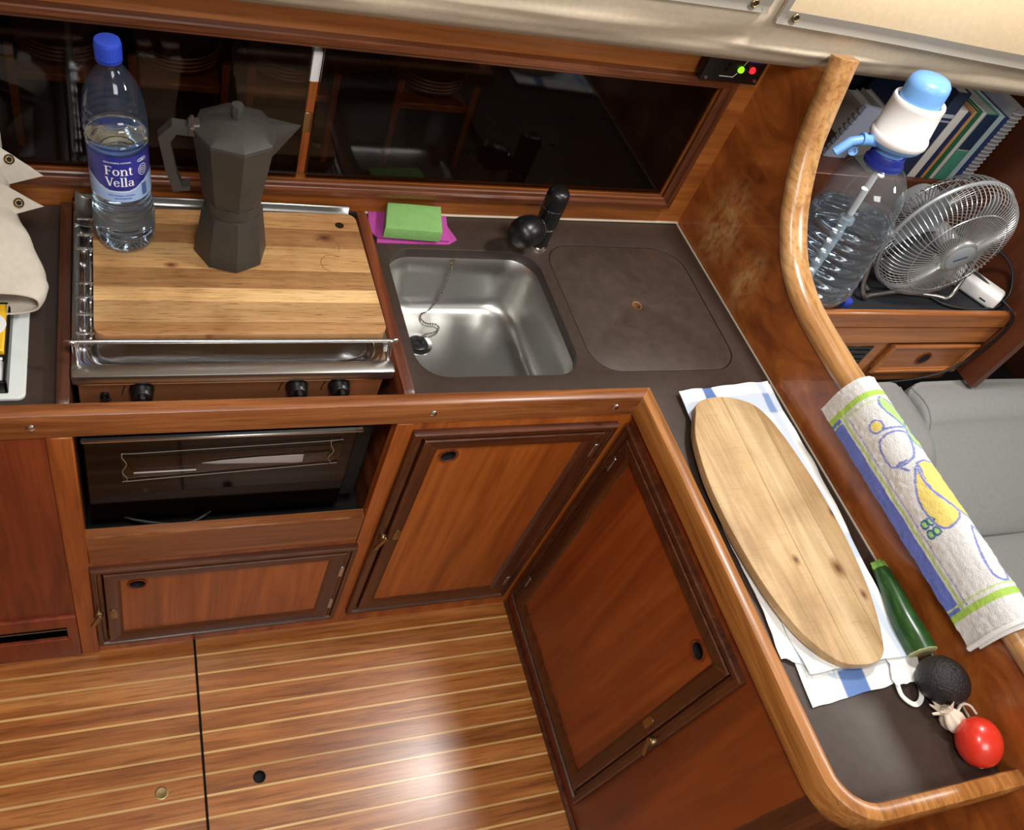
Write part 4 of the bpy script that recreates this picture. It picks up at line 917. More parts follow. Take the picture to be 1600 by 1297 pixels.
rs = [[Vector((r*(1+.16*math.cos(5*2*math.pi*k/30))*math.cos(2*math.pi*k/30), r*(1+.16*math.cos(5*2*math.pi*k/30))*math.sin(2*math.pi*k/30), z)) for k in range(30)] for r, z in pr]
g.rings(rs, True, False, False, Mb); g.build('stem', plain('courgette_stem', S(120, 160, 66), .6, 0, .4, 300, 0, .15), zc)

# avocado, garlic, tomato
av = thing('avocado', (-.0265, -.972, H), 'almost black avocado between the courgette and the garlic', 'avocado')
rs = []
for i in range(25):
    th = math.pi*i/24; z = -math.cos(th); r = math.sin(th)*(1-.06*z)
    rs.append([Vector((max(r, 1e-4)*math.cos(2*math.pi*k/36), max(r, 1e-4)*math.sin(2*math.pi*k/36), z*1.10)) for k in range(36)])
Ma = Matrix.Translation((-.0265, -.972, H+.0315)) @ Matrix.Rotation(math.radians(82), 4, Vector((.8, .5, 0))) @ Matrix.Diagonal((.0318, .0318, .0318, 1))
G().rings(rs, True, False, False, Ma).build('avocado_skin', m_avo, av)
Mt = Ma @ Matrix.Translation((0, 0, 1.09)) @ Matrix.Diagonal((1/.0318,)*3+(1,))
G().lathe([(.0035, -.002), (.0035, .0012), (.002, .0018), (.0001, .0018)], 14, Mt).build('stalk_scar', plain('stalk_brown', S(80, 58, 40), .8), av)

ga = thing('garlic_bulb', (-.033, -1.022, H), 'papery white garlic bulb with dry stalk between the avocado and the tomato', 'garlic')
d0 = Vector((-.052+.029, -.998+1.034, .006)).normalized()
gc_ = Vector((-.032, -1.020, H+.0165)); Mg = Matrix.Translation(gc_) @ Vector((-.45, .75, .42)).to_track_quat('Z', 'Y').to_matrix().to_4x4()
pr = [(.0001, -.017), (.006, -.0165), (.0125, -.011), (.0150, -.003), (.0140, .005), (.0100, .012), (.0066, .017), (.0058, .021)]
rs = []
for r, z in pr:
    rs.append([Vector((r*(1+.10*math.cos(6*a)+.05*math.sin(3*a))*math.cos(a), r*(1+.10*math.cos(6*a)+.05*math.sin(3*a))*math.sin(a), z)) for a in [2*math.pi*k/48 for k in range(48)]])
G().rings(rs, True, False, False, Mg).build('bulb', m_garlic, ga, None, 60)
for k in range(9):
    a = 2*math.pi*k/9+rng.random()*.4; L_ = .010+.007*rng.random(); o = .006+.008*rng.random()
    def sk(u, v, a=a, L_=L_, o=o): 
        w = .0048*math.sin(math.pi*min(1, .15+u*.85))*(v-.5)*2
        return Mg @ Vector(((.0068+o*u*u)*math.cos(a)-w*math.sin(a), (.0068+o*u*u)*math.sin(a)+w*math.cos(a), .011+L_*u+.002*math.sin(7*v+a)))
    G().sheet(sk, 8, 6, .0003).build('skin_flake', m_garlic, ga, None, 60)
sk2 = spline([gc_+Vector((.004, .006, .010)), Vector((-.016, -1.006, H+.030)), Vector((-.004, -1.010, H+.030)), Vector((.003, -1.021, H+.026))], 8)
G().tube(sk2, [.0022]*12+[.0016]*(len(sk2)-12), 8).build('dry_stalk', m_garlic, ga)

tm = thing('tomato', (-.022, -1.056, H), 'ripe red plum tomato in the corner of the rail at the end of the worktop', 'tomato')
Mt = Matrix.Translation((-.022, -1.0555, H+.0283)) @ Matrix.Rotation(math.radians(90), 4, 'X') @ Matrix.Rotation(math.radians(-14), 4, 'Y') @ Matrix.Rotation(math.radians(22), 4, 'X')
rs = []
for i in range(27):
    th = math.pi*i/26; z = -math.cos(th); r = max(math.sin(th), 1e-4)**.92
    rs.append([Vector((.0282*r*math.cos(2*math.pi*k/40)*(1+.012*math.cos(5*2*math.pi*k/40)), .0282*r*math.sin(2*math.pi*k/40)*(1+.012*math.cos(5*2*math.pi*k/40)), .0320*z)) for k in range(40)])
G().rings(rs, True, False, False, Mt).build('tomato_skin', m_red, tm)
G().lathe([(.0030, 0), (.0028, .0007), (.0001, .0009)], 12, Mt @ Matrix.Translation((0, 0, .0315))).build('blossom_scar', plain('scar_cream', S(222, 180, 110), .7), tm)

# ------------------------------------------------------------------ terry towel folded over the bulkhead capping
ht = thing('hand_towel', (.012, -.74, .867), 'white terry towel with blue and green border and kitchen motif folded over the bulkhead', 'towel')
prof = [(-.0185, .800), (-.0190, .815), (-.0185, .835), (-.0165, .853), (-.0115, .868), (-.002, .8790), (.012, .8835), (.027, .8800), (.0375, .869), (.0425, .853), (.0445, .83), (.0455, .79), (.0460, .74)]
PR = spline([(x, 0, z) for x, z in prof], 6); cum = [0]
for a, b in zip(PR[:-1], PR[1:]): cum.append(cum[-1]+(b-a).length)
def pat(s):
    s = max(0, min(1, s))*cum[-1]
    for i in range(len(cum)-1):
        if s <= cum[i+1]: return PR[i]+(PR[i+1]-PR[i])*((s-cum[i])/(cum[i+1]-cum[i]))
    return PR[-1]
TL = .405; TS = cum[-1]
WH = S(222, 222, 220); LIME = S(172, 210, 92); BLUE = S(104, 122, 204); YEL = S(236, 214, 120); OUT = S(120, 132, 198); GRN = S(176, 216, 130); TEAL = S(60, 112, 150)
def seg_d(p, a, b):
    dx, dy = b[0]-a[0], b[1]-a[1]; t = max(0, min(1, ((p[0]-a[0])*dx+(p[1]-a[1])*dy)/(dx*dx+dy*dy+1e-12)))
    return math.hypot(p[0]-a[0]-dx*t, p[1]-a[1]-dy*t)
def inside(p, P):
    c = False
    for i in range(len(P)):
        a, b = P[i], P[i-1]
        if (a[1] > p[1]) != (b[1] > p[1]) and p[0] < (b[0]-a[0])*(p[1]-a[1])/(b[1]-a[1])+a[0]: c = not c
    return c
def pd(p, P, closed=True): return min(seg_d(p, P[i], P[(i+1) % len(P)]) for i in range(len(P) if closed else len(P)-1))
# motif polygons in metres: first coordinate along the towel from its far end, second up over the fold from the hem
JUG = [(.105, .058), (.148, .052), (.150, .086), (.108, .098)]
POT = [(.160, .085), (.205, .082), (.240, .100), (.262, .125), (.215, .128), (.170, .120)]
POTD = [(.160, .085), (.205, .060), (.245, .060), (.262, .074), (.245, .100), (.205, .082)]
SPO = [(.268, .105), (.310, .090), (.340, .088), (.352, .100), (.340, .112), (.300, .118)]
LEAF = [(.040, .095), (.060, .088), (.100, .105), (.118, .120), (.098, .125), (.060, .112)]
LEAF2 = [(.088, .112), (.120, .100), (.140, .115), (.130, .135), (.105, .130)]
POT2 = [(.205, .034), (.250, .034), (.250, .050), (.205, .050)]
JUG, POT, POTD, SPO, LEAF, LEAF2, POT2 = [[(p.x, p.y) for p in spline([(a, b, 0) for a, b in P], 3, True)] for P in (JUG, POT, POTD, SPO, LEAF, LEAF2, POT2)]
def tcol(l, s):
    e = .0007*noise.noise(Vector((l*300, s*300, 0)))
    l2 = l+e; s2 = s+e; p = (l2, s2)
    for a in (l2-.026, TL-.034-l2):
        if 0 < a < .010: return LIME
        if .016 < a < .0185: return lerp3(LIME, WH, .3)
    if .036 < l2 < TL-.042:
        if s2 < .022: return BLUE
        if .0225 < s2 < .0250: return WH
        if .025 < s2 < .0295: return lerp3(LIME, WH, .25)
        if .0345 < s2 < .0365: return lerp3(BLUE, WH, .25)
    c = WH
    for P, f in ((LEAF, GRN), (LEAF2, GRN), (POT, YEL), (JUG, WH), (SPO, WH), (POTD, YEL)):
        if inside(p, P): c = f
        dd = pd(p, P)
        if dd < .0022: return lerp3(OUT, c, sm(.0010, .0022, dd))
    d = math.hypot(l2-.083, s2-.066)
    if d < .008: c = YEL
    elif .0085 < d < .0115: return OUT
    if seg_d(p, (.092, .070), (.100, .105)) < .0016: return OUT
    for cx in (.222, .238):
        for cy in (.047, .057):
            d = math.hypot(l2-cx-.02, s2-cy)
            if d < .0042: c = GRN
            elif d < .0072: return TEAL
    if seg_d(p, (.150, .058), (.165, .070)) < .0018 or seg_d(p, (.150, .058), (.150, .075)) < .0018: return OUT
    return c
nu, nv = 290, 170; cols = []
def tow(u, v, off=0, w0=0):
    p = pat(v); l = u*TL; y = -.541-l
    wv = .0016*noise.noise(Vector((u*14, v*9, 2)))+.0010*noise.noise(Vector((u*50, v*40, 7)))
    c = Vector((.012, 0, .82)); dirv = Vector((p.x-c.x, 0, p.z-c.z)).normalized()
    return Vector((p.x+.018*(-y)*.95-.0045, y+.010*(v-.3)*(u-.2), p.z))+dirv*(wv+off)
g = G().sheet(tow, nu, nv, .0045)
uv = [(i/nu*TL, j/nv*TS) for i in range(nu+1) for j in range(nv+1)]
cA = [tcol(*q) for q in uv]; cA = cA+cA
g.build('outer_fold', m_terry, ht, None, 60, lambda i: cA[i])
def tow2(u, v):
    p = pat(.05+.8*v); y = -.553-u*(TL-.003); c = Vector((.012, 0, .80)); dirv = Vector((p.x-c.x, 0, p.z-c.z)).normalized()
    return Vector((p.x+.018*(-y)*.95-.0045, y, p.z))-dirv*.0052
m_tw = plain('white_terry', S(230, 230, 226), .95, 0, .9, 700)
G().sheet(tow2, 40, 60, .0028).build('inner_fold', m_tw, ht, None, 60)
G().tube([Vector(tow(1, j/30))+Vector((0, -.001, -.0008)) for j in range(31)], .0036, 8).build('rolled_end', m_tw, ht)
"""
"""
# ------------------------------------------------------------------ switch panel on the back wall
sw = thing('switch_panel', WB @ Vector((-.088, -.003, 1.06)), 'small black switch panel with green and red indicator lights beside the bulkhead', 'switch panel')
Q = WB @ Matrix.Translation((-.086, -.0085, 1.078)) @ RX
G().plate(rr(-.062, -.030, .056, .048, .004, 4), [], 0, .018, .002, Q).build('panel_box', m_black, sw)
def led(u, v, mat, col, nm): 
    g = G().lathe([(.0058, .018), (.0056, .0205), (.004, .023), (.0001, .0238)], 16, Q @ Matrix.Translation((u, v, 0))); return g.build(nm, mat, sw)
def glow(name, c, k):
    n = N(name); n.set(Base_Color=c); n.b.inputs['Emission Color'].default_value = c; n.b.inputs['Emission Strength'].default_value = k; return n.m
led(.008, -.004, glow('green_led', S(150, 230, 30), 1.2), 0, 'green_light'); led(.031, -.003, glow('red_led', S(240, 40, 50), 1.2), 0, 'red_light')
G().lathe([(.0045, .018), (.004, .021), (.0001, .0212)], 14, Q @ Matrix.Translation((.020, -.003, 0))).build('unlit_light', m_blackm, sw)
g = G()
for a, b in (((-.028, -.0185), (.000, -.0185)), ((.000, -.0185), (.005, -.011)), ((.010, .003), (.016, .018)), ((.016, .018), (.016, .040)), ((-.025, .012), (-.022, .034))):
    d = Vector((b[0]-a[0], b[1]-a[1], 0)); L_ = d.length; ang = math.atan2(d.y, d.x)
    g.box((0, -.0006, .0180), (L_, .0006, .0184), 0, Q @ Matrix.Translation((a[0], a[1], 0)) @ Matrix.Rotation(ang, 4, 'Z'))
g.build('printed_line', m_white, sw)
G().box((.018, .010, .018), (.045, .024, .0195), .0005, Q).build('blue_plate', m_dblue, sw)
for u, v in ((-.052, -.024), (.048, -.022)): G().lathe([(.003, .018), (.0028, .0192), (.0001, .0194)], 12, Q @ Matrix.Translation((u, v, 0))).build('screw', m_steel, sw)
for u, v in ((-.020, -.006), (-.018, .003)):
    G().lathe([(.0032, .018), (.003, .021), (.0015, .024), (.0001, .0245)], 12, Q @ Matrix.Translation((u, v, 0))).build('toggle', m_black, sw)
"""
"""
# ------------------------------------------------------------------ canvas pouch hung along the cabin side above the locker
cp = thing('canvas_pouch', (0, -.08, 1.12), 'long beige canvas storage pouch hung along the cabin side above the locker', 'canvas pouch')
cprof = [(-.002, 1.085), (-.050, 1.102), (-.083, 1.122), (-.096, 1.136), (-.104, 1.158), (-.110, 1.19), (-.116, 1.24), (-.118, 1.31), (-.108, 1.38), (-.07, 1.44), (-.01, 1.46)]
CP = spline([(0, y, z) for y, z in cprof], 5)
def cpt(u, v):
    p = at(CP, v); x = -1.75+3.3*u
    low = 1-sm(.45, .62, v); w = noise.noise(Vector((x*3.2, v*7, 1)))*.014+noise.noise(Vector((x*9, v*9, 4)))*.008+noise.noise(Vector((x*1.6+v*2.4, v*22, 8)))*.007
    k = sm(.31, .40, v)*low; bow = .006*max(0, x)
    return Vector((x, p.y+.0257*min(x, 0)-w*k, p.z+.25*w*k*sm(.3, .4, v)+bow+.012*math.sin(x*2.1+.6)*0))
G().sheet(cpt, 260, 50, .002).build('pouch_body', m_canvas, cp, None, 70)
def flp(x0, x1, zl0, zl1, nm, sx):
    def f(u, v):
        x = x0+(x1-x0)*u; zl = zl0+(zl1-zl0)*u; z = zl+(1.43-zl)*v
        y = -.119-.004*math.sin(math.pi*min(1, v*2))-.003*noise.noise(Vector((x*5, z*5, sx)))-(.004 if v < .02 else 0)
        if z > 1.31: y += (z-1.31)*.25
        return Vector((x, y+.0257*min(x, 0), z))
    o = G().sheet(f, 60, 30, .0018).build('flap', m_flap, cp, None, 70)
    k = .022/(1.43-(zl0+zl1)/2)
    fb = lambda u, v: f(u, v*k)+Vector((0, -.0016, 0))
    G().sheet(fb, 60, 4, .0012).build('binding', m_border, o, None, 70)
    e = 1 if x1 > .5 else 0
    s = .012/(x1-x0)
    fe_ = (lambda u, v: f(u*s, v)+Vector((0, -.0016, 0))) if e else (lambda u, v: f(1-s+u*s, v)+Vector((0, -.0016, 0)))
    G().sheet(fe_, 3, 30, .0012).build('binding', m_border, o, None, 70)
    return o, f
fA, fa = flp(-1.2, -.170, 1.208, 1.2155, 'flap', 1.0); fB, fb_ = flp(-.148, 1.3, 1.2035, 1.165, 'flap', 4.0)
stud(fA, fa(1-.030/1.03, .055)+Vector((0, -.003, 0)), (0, -1, .1), .0062); stud(fB, fb_(.030/1.448, .055)+Vector((0, -.003, 0)), (0, -1, .1), .0062)
"""
"""
# ------------------------------------------------------------------ saloon beyond the bulkhead
struct(G().box((.027, .24, .0), (1.4, .26, 1.6)).build('wall_hull', m_navy))
pt = struct(G().box((.702, -.335, .575), (.722, .24, 1.6)).build('wall_partition', m_part))
su = thing('saloon_shelf', (.36, -.15, .56), 'teak saloon shelf unit with small drawer and black vent beyond the bulkhead', 'shelf unit')
G().box((.028, -.270, .735), (.7015, .05, .749), .001).build('shelf_board', m_navy, su)
G().box((.028, -.285, .716), (.7015, -.2705, .757), .003).build('shelf_lip', m_saloon, su)
G().box((.028, -.282, .664), (.7015, -.2715, .7155), .004).build('lower_rail', m_saloon, su)
G().box((.028, -.276, .530), (.4300, -.2655, .6635), .001).build('front_board', m_saloon, su)
G().box((.4301, -.2705, .530), (.7015, -.2655, .6635), .001).build('front_board', m_saloon, su)
dr = G().box((.446, -.2805, .578), (.690, -.2706, .656), .0025).build('drawer', m_saloon, su)
SM = Matrix.Translation((0, -.2805, 0))
moulding('m', (.444, .572, .692, .660), .014, (m_saloon, m_saloon), dr, SM, .006, .003)
ringpull(dr, .566, .615, XZ(-.2805), .015)
G().lathe([(.0142, .0008), (.0001, .0008)], 24, XZ(-.2805) @ Matrix.Translation((.566, .615, 0)), False).build('finger_hole', m_hole, dr)  # flat black disc paints the dark inside the ring; no hole is cut
vn = G().box((.322, -.2785, .585), (.398, -.2762, .652), .001).build('vent_panel', m_black, su)
for i in range(4): G().box((.328, -.2805, .594+.014*i), (.392, -.2786, .600+.014*i), .0005).build('vent_slat', m_black, vn)
bs = thing('book_ledge', (.45, .1, .80), 'narrow brown wooden ledge carrying the books at the back of the saloon shelf', 'ledge')
G().box((.03, -.022, .7495), (.7015, -.008, .882), .002).build('ledge_front', m_part, bs)
G().box((.03, -.0078, .852), (.7015, .2395, .866), .001).build('ledge_board', m_part, bs)
# books
def book(x, w, h, d, col, lab, sheet=S(226, 222, 210), dark=False, lean=0, y0=-.002, marks=None, spiral=False):
    M_ = Matrix.Translation((x, y0, .8662)) @ Matrix.Rotation(lean, 4, 'Y')
    b = thing('book', M_ @ Vector((w/2, .0, 0)), lab, 'book', 'books on the saloon ledge')
    mc = plain('cover', col, .45)
    g = G(); g.box((0, 0, 0), (.0012, d, h), .0003, M_); g.box((w-.0012, 0, 0), (w, d, h), .0003, M_)
    if not spiral: g.box((0, 0, 0), (w, .0014, h), .0005, M_)
    g.build('cover', mc, b)
    G().box((.0013, .002, .002), (w-.0013, d-.003, h-.003), 0, M_).build('pages', plain('pages', sheet, .8, 0, .4, 600), b)
    if marks:
        for (z0, z1, c2) in marks: G().box((.0005, -.0006, z0), (w-.0005, .0004, z1), .0001, M_).build('spine_band', plain('band', c2, .45), b)
    if spiral:
        for i in range(int(h/.009)): G().tube([M_ @ Vector((w*.5+w*.62*math.cos(a), .002-.004*math.sin(a)-.002, .006+.009*i)) for a in [k*.7 for k in range(10)]], .0012, 5).build('wire_loop', m_white, b)
        G().box((0, -.0005, 0), (w, .002, h), .0004, M_).build('spiral_edge', plain('spiral_grey', S(150, 152, 158), .5), b)
x = .395
for w, h, d, c, lab, kw in (
    (.030, .080, .20, S(206, 200, 186), 'thick pale cream paperback nearest the water jug', {}),
    (.022, .090, .19, S(150, 148, 142), 'grey magazine stack beside the pale paperback', {}),
    (.034, .205, .20, S(34, 48, 74), 'tall dark navy book with small pale title on the ledge', dict(marks=[(.150, .158, S(170, 176, 190)), (.140, .144, S(150, 156, 170))])),
    (.024, .170, .20, S(214, 212, 206), 'white spined book beside the tall navy book', {}),
    (.012, .165, .19, S(38, 46, 92), 'thin dark blue booklet between white and tan spines', {}),
    (.010, .170, .19, S(196, 150, 96), 'thin tan spined booklet next to the green one', {}),
    (.012, .172, .19, S(36, 110, 74), 'thin dark green booklet among the shelf books', {}),
    (.012, .170, .20, S(222, 222, 214), 'thin white booklet beside the dark green booklet', {}),
    (.034, .170, .20, S(84, 168, 142), 'sea green pilot book with navy top half', dict(marks=[(.085, .168, S(32, 58, 92)), (.083, .086, S(220, 214, 190))])),
    (.016, .168, .20, S(196, 226, 230), 'pale aqua spined book beside the sea green book', {}),
    (.014, .165, .20, S(44, 68, 124), 'blue spined book next to the wire bound notebook', {}),
    (.026, .185, .22, S(176, 178, 186), 'grey wire bound notebook against the brown partition', dict(spiral=True))):
    book(x, w, h, d, c, lab, **kw); x += w+.0012
pd_ = thing('paper_pad', (.20, .06, .866), 'pale grey spiral bound paper pad standing behind the water jug', 'notepad')
Mp = Matrix.Translation((.305, .06, .8665)) @ Matrix.Rotation(.10, 4, 'Y') @ Matrix.Rotation(.1, 4, 'X')
G().box((0, 0, 0), (.060, .012, .125), .0008, Mp).build('pages', plain('grey_pages', S(150, 156, 176), .8), pd_)
for i in range(9): G().tube([Mp @ Vector((-.002+.004*math.cos(a), .006+.009*math.sin(a), .010+.0125*i)) for a in [k*.63 for k in range(11)]], .0013, 5).build('wire_loop', m_steel, pd_)

# five-litre jug with hand pump, leaning a little against the bulkhead
JB = Vector((.199, -.205, .7495)); JN = Vector((.175, -.181, 1.03)); jz = (JN-JB).normalized()
JM = Matrix.Translation(JB) @ jz.to_track_quat('Z', 'Y').to_matrix().to_4x4()
jg = thing('water_jug', JB, 'large clear plastic water jug with blue and white hand pump on the saloon shelf', 'water jug')
pr = [(.0001, .008), (.042, .005), (.061, .001), (.067, .006), (.0705, .018)]
for i in range(44): z = .022+i*.0036; pr.append((.0715+.0026*math.sin(z*290), z))
pr += [(.0690, .184), (.0690, .200), (.0675, .216), (.064, .231), (.057, .246), (.047, .261), (.034, .272), (.026, .278), (.0245, .290)]
def jugring(r, z, k=.93):
    b = lambda a: r+(.0016*math.sin(z*290+3*math.sin(2*a)) if .02 < z < .175 and r > .05 else 0)
    return [Vector((b(a)*math.copysign(abs(math.cos(a))**.8, math.cos(a)), b(a)*math.copysign(abs(math.sin(a))**.8, math.sin(a)), z)) for a in [2*math.pi*i/72 for i in range(72)]]
G().rings([jugring(r, z) for r, z in pr], True, False, False, JM).build('jug_shell', m_petj, jg, None, 70)
wr = [(max(.001, r-.0012), z+.0008) for r, z in pr if z < .166]
n2 = plain('x', S(0, 0, 0)); bpy.data.materials.remove(n2)
G().rings([jugring(.001, .009)]+[jugring(r, z) for r, z in wr[1:]]+[jugring(.001, wr[-1][1])], True, False, False, JM).build('jug_water', m_water, jg, None, 60)
G().lathe([(.0285, .268), (.033, .272), (.034, .280), (.030, .283), (.030, .293), (.0285, .296)], 40, JM).build('collar', plain('navy_collar', S(40, 58, 160), .4), jg)
PM = JM
PM = JM @ Matrix.Translation((0, 0, .296)) @ Matrix.Diagonal((.95, .95, .76, 1)) @ Matrix.Translation((0, 0, -.296))
pmp = G().lathe([(.0265, .293), (.0265, .305), (.030, .308), (.040, .3125), (.0465, .320), (.0480, .329), (.0465, .330)], 44, PM).build('pump_base', m_blue, jg)
wb_ = G().lathe([(.0490, .327), (.0510, .331), (.0510, .341), (.0495, .345), (.0475, .348), (.0450, .412), (.0455, .418), (.0440, .4225), (.0410, .4240), (.0375, .4200), (.0370, .40)], 48, PM, False).build('pump_body', m_white, jg)
G().lathe([(.0360, .405), (.0362, .452), (.0345, .462), (.0290, .4705), (.018, .4750), (.0001, .4765)], 44, PM).build('pump_button', m_blue, jg)
# spout towards the galley, with hanging stopper
inv = JM.inverted().to_3x3(); sdir = (inv @ Vector((-.93, .12, 0))); sdir.z = 0; sdir.normalize()
s0 = sdir*.028+Vector((0, 0, .313)); s1 = sdir*.062+Vector((0, 0, .315)); s2 = sdir*.082+Vector((0, 0, .310)); s3 = sdir*.102+Vector((0, 0, .288))
spt = G(); spt.tube([JM @ q for q in (s0, s1)], [.0095, .0090], 16); spt.tube([JM @ q for q in (s1-sdir*.002, s2, s3)], [.0080, .0080, .0078], 16)
sp0 = spt.build('pump_spout', m_blue, jg)
G().tube([JM @ (s1+sdir*(-.002)), JM @ (s1+sdir*.004)], .0112, 16).build('spout_band', m_blue, sp0)
G().tube(spline([JM @ (s1+Vector((0, 0, -.010))), JM @ (s1*1.04+Vector((0, 0, -.028))), JM @ (s1*1.10+Vector((0, 0, -.052)))], 6), .0010, 6).build('stopper_strap', m_blue, sp0)
sb = JM @ (s1*1.12+Vector((0, 0, -.060))); cdir = (Vector((-1.05, -1.18, 1.68))-sb).normalized()
G().lathe([(.0001, -.004), (.008, -.004), (.0085, .001), (.0075, .003), (.0055, .003), (.0045, .0), (.0001, -.0005)], 20, Matrix.Translation(sb) @ cdir.to_track_quat('Z', 'Y').to_matrix().to_4x4()).build('stopper', m_blue, sp0)
# dip tube inside
tb = G(); tb.tube([JM @ Vector((0, 0, .29)), JM @ Vector((-.004, -.004, .145))], .0062, 12); tb.tube([JM @ Vector((-.004, -.004, .150)), JM @ Vector((-.012, -.012, .02))], .0082, 12)
tb.lathe([(.0135, .135), (.0135, .150)], 8, JM @ Matrix.Translation((-.004, -.004, 0))); tb.build('dip_tube', m_white, jg)
cap = tag(G().lathe([(.0125, 0), (.0125, .010), (.0115, .0115), (.0001, .0118)], 28, Matrix.Translation((.258, -.250, .7495))).build('screw_cap', m_dblue, None, None, 38, None, False, (.258, -.250, .7495)), 'loose dark blue screw cap on the shelf at the foot of the water jug', 'cap')

# desk fan
fn_ = thing('desk_fan', (.42, -.205, .7495), 'grey metal desk fan with wire cage standing on the saloon shelf', 'fan')
FC = Vector((.420, -.210, .890)); FR = .130
FM = Matrix.Translation(FC) @ Matrix.Rotation(math.radians(90), 4, 'X')      # local +z points to -y (the viewer side)
m_wire = plain('cage_wire', S(196, 198, 198), .28, .8); m_fan = plain('fan_grey', S(150, 154, 156), .35, .4); m_badge = plain('fan_badge', S(176, 184, 190), .3, .5)
def ringt(r, z, t, nm, parent=fn_, mat=m_wire): return G().tube([FM @ Vector((r*math.cos(a), r*math.sin(a), z)) for a in [2*math.pi*i/72 for i in range(72)]], t, 8, True).build(nm, mat, parent)
ringt(FR, 0, .0042, 'cage_rim', fn_, m_fan)
front = bpy.data.objects.new('front_cage', None); COL.objects.link(front); front.parent = fn_; front['_w'] = fn_['_w']
rear = bpy.data.objects.new('rear_cage', None); COL.objects.link(rear); rear.parent = fn_; rear['_w'] = fn_['_w']
def cage(parent, prof, nw, t, twist):
    P = spline([(r, 0, z) for r, z in prof], 5)
    for k in range(nw):
        a0 = 2*math.pi*k/nw
        G().tube([FM @ Vector((p.x*math.cos(a0+twist*(1-p.x/FR)), p.x*math.sin(a0+twist*(1-p.x/FR)), p.z)) for p in P], t, 5, False, False).build('cage_wire', m_wire, parent)
cage(front, [(FR, 0), (FR-.002, .018), (.118, .036), (.095, .046), (.060, .049), (.034, .050)], 84, .00105, .35)
cage(rear, [(FR, 0), (FR-.003, -.022), (.112, -.046), (.080, -.056), (.042, -.058)], 64, .0010, 0)
ringt(.093, .0465, .0012, 'cage_hoop', front); ringt(.095, -.052, .0012, 'cage_hoop', rear)
hub = G().lathe([(.033, .046), (.035, .050), (.0345, .055), (.031, .0575), (.0285, .0570)], 40, FM).build('hub_badge', m_wire, fn_)
G().lathe([(.0285, .0568), (.026, .0585), (.0001, .0595)], 40, FM).build('badge_disc', m_badge, hub)
G().box((-.014, -.003, .0590), (.014, .003, .0600), .0005, FM @ Matrix.Rotation(.5, 4, 'Z')).build('badge_mark', plain('badge_blue', S(70, 84, 100), .4), hub)
G().lathe([(.044, -.056), (.046, -.062), (.046, -.10), (.040, -.112), (.0001, -.114)], 36, FM).build('motor_housing', m_fan, fn_)
G().lathe([(.022, -.02), (.022, .014), (.016, .02), (.0001, .021)], 28, FM).build('blade_hub', m_fan, fn_)
m_blade = plain('fan_blade_grey', S(112, 118, 122), .35, .2)
for k in range(3):
    a0 = 2*math.pi*k/3+.3
    def bl(u, v): 
        r = .02+.094*u; a = a0+(v-.5)*(.7+.75*u)+.3*u; return FM @ Vector((r*math.cos(a), r*math.sin(a), -.012+.022*(v-.5)*(.5+.8*u)))
    G().sheet(bl, 10, 10, .0012).build('blade', m_blade, fn_, None, 60)
# tubular stand
for sx in (-1, 1):
    G().tube(spline([FC+Vector((sx*.136, .004, .0)), FC+Vector((sx*.139, .004, -.03)), FC+Vector((sx*.128, -.018, -.105)), FC+Vector((sx*.112, -.030, -.131)), FC+Vector((sx*.085, -.022, -.1345)), FC+Vector((0, -.010, -.1345))], 8), .0052, 10).build('stand_leg', m_steel, fn_)
    G().tube([FC+Vector((sx*.128, .004, 0)), FC+Vector((sx*.147, .004, 0))], .008, 14).build('pivot_knob', m_fan, fn_)
G().tube(spline([FC+Vector((-.085, -.012, -.1345)), FC+Vector((-.085, .05, -.1345)), FC+Vector((0, .085, -.1345)), FC+Vector((.085, .05, -.1345)), FC+Vector((.085, -.012, -.1345))], 8), .0052, 10).build('base_hoop', m_steel, fn_)

# white mains adapter and black cable
ad = thing('power_adapter', (.625, -.215, .7495), 'white rounded power adapter lying on the shelf beside the fan', 'adapter')
AM = Matrix.Translation((.628, -.212, .7497)) @ Matrix.Rotation(math.radians(-58), 4, 'Z')
G().box((-.055, -.024, 0), (.055, .024, .036), .009, AM, 3).build('adapter_body', m_white, ad)
G().box((-.072, -.012, .006), (-.055, .012, .028), .003, AM).build('plug_end', m_white, ad)
G().box((.020, -.0245, .012), (.034, -.0238, .015), 0, AM).build('slot', m_hole, ad)
for i in range(5): G().box((-.082-.006*i, -.007, .010), (-.078-.006*i, .007, .024), .002, AM).build('strain_relief', m_white, ad)
cbl = G().tube(spline([(.585, -.165, .775), (.60, -.15, .80), (.65, -.16, .83), (.685, -.20, .82), (.690, -.24, .785), (.66, -.262, .760), (.60, -.268, .7545), (.54, -.262, .7545), (.50, -.24, .7545), (.46, -.16, .7545), (.44, -.10, .775)], 10), .0030, 8)
cbl.tube(spline([(.61, -.17, .776), (.62, -.20, .79), (.655, -.245, .775), (.680, -.284, .763), (.694, -.293, .735), (.698, -.294, .68), (.685, -.292, .620), (.655, -.291, .580), (.60, -.290, .557), (.53, -.289, .545), (.46, -.287, .538)], 10), .0030, 8)
tag(cbl.build('power_cable', m_rubber, None, None, 60, None, False, (.6, -.27, .75)), 'black power cable looping over the shelf edge and down past the drawer', 'cable')

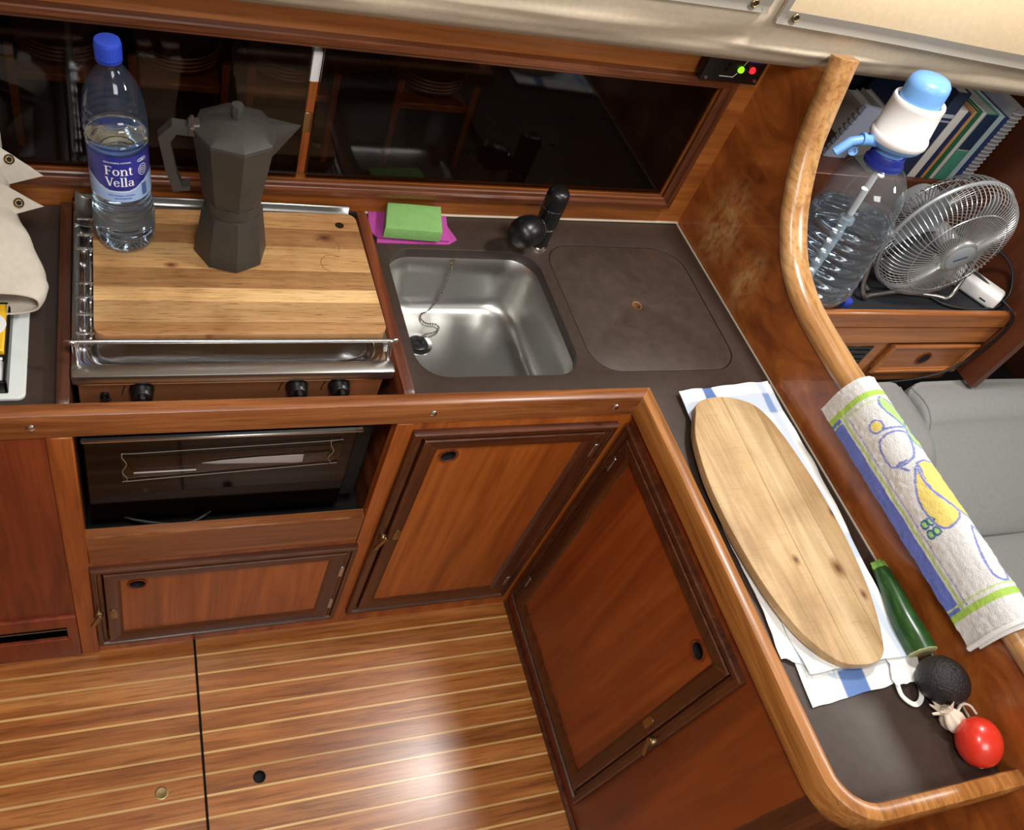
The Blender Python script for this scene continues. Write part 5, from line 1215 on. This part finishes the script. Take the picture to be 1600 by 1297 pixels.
# settee cushions
def cushion(nm, pts, x0, x1, lab, r=.02):
    """soft box: cross-section pts in (y,z), extruded along x with rounded pillowy ends"""
    P = spline([(0, y, z) for y, z in pts], 5, True); cy = sum(p.y for p in P)/len(P); cz = sum(p.z for p in P)/len(P)
    g = G(); rs = []
    L_ = x1-x0; stops = [0, .004, .012, .024, .04]; stops = stops+[L_*.25, L_*.5, L_*.75]+[L_-s for s in stops[::-1]]
    for s in stops:
        e = min(s, L_-s); k = 1-.14*(1-sm(0, .045, e))**2-(.10 if e == 0 else 0)
        rs.append([Vector((x0+s, cy+(p.y-cy)*k+.003*noise.noise(Vector((s*6, p.y*9, p.z*9))), cz+(p.z-cz)*k+.003*noise.noise(Vector((s*7+4, p.y*9, p.z*9))))) for p in P])
    g.rings(rs, True, True, True)
    t = thing(nm, (x0+L_/2, cy, min(p.z for p in P)), lab, 'cushion'); g.build('cover', m_cush, t, None, 60)
    for s in (.012, L_-.012):
        i = stops.index(s) if s in stops else -3
        G().tube([Vector(q)+(Vector(q)-Vector((x0+s, cy, cz))).normalized()*.001 for q in rs[i]], .0020, 6, True).build('piping', m_cush, t)
    return t
cushion('back_cushion', [(-.300, .40), (-.300, .545), (-.315, .562), (-.360, .566), (-.395, .552), (-.430, .522), (-.600, .415), (-.590, .385), (-.45, .38)], .552, 1.45, 'large grey upholstered back cushion below the saloon drawer')
cushion('side_cushion', [(-.300, .40), (-.300, .545), (-.312, .560), (-.40, .562), (-.47, .55), (-.52, .50), (-.53, .42), (-.50, .39), (-.40, .385)], .10, .540, 'smaller grey cushion end between the bulkhead and the large back cushion')
cushion('seat_cushion', [(-.600, .30), (-.605, .375), (-.625, .398), (-.70, .402), (-.95, .400), (-1.10, .395), (-1.125, .37), (-1.12, .31), (-1.08, .295), (-.8, .29)], .10, 1.5, 'long grey settee seat cushion beyond the terry towel')
sb_ = thing('settee_base', (.8, -.7, 0), 'brown wooden settee base under the grey cushions', 'settee')
G().box((.06, -1.13, 0), (1.5, -.30, .285), .004).build('front_box', m_part, sb_)
G().box((.06, -.60, .2855), (1.5, -.30, .375), .003).build('back_support', m_part, sb_)
#wd = tag(G().box((.545, -.455, .44), (.575, -.42, .515), .003).build('wooden_block', m_part, None, None, 38, None, False, (.55, -.43, .44)), 'brown wooden block showing in the gap between the two grey cushions', 'block') if False else None
for o in bpy.data.objects:
    if '_w' in o: del o['_w']
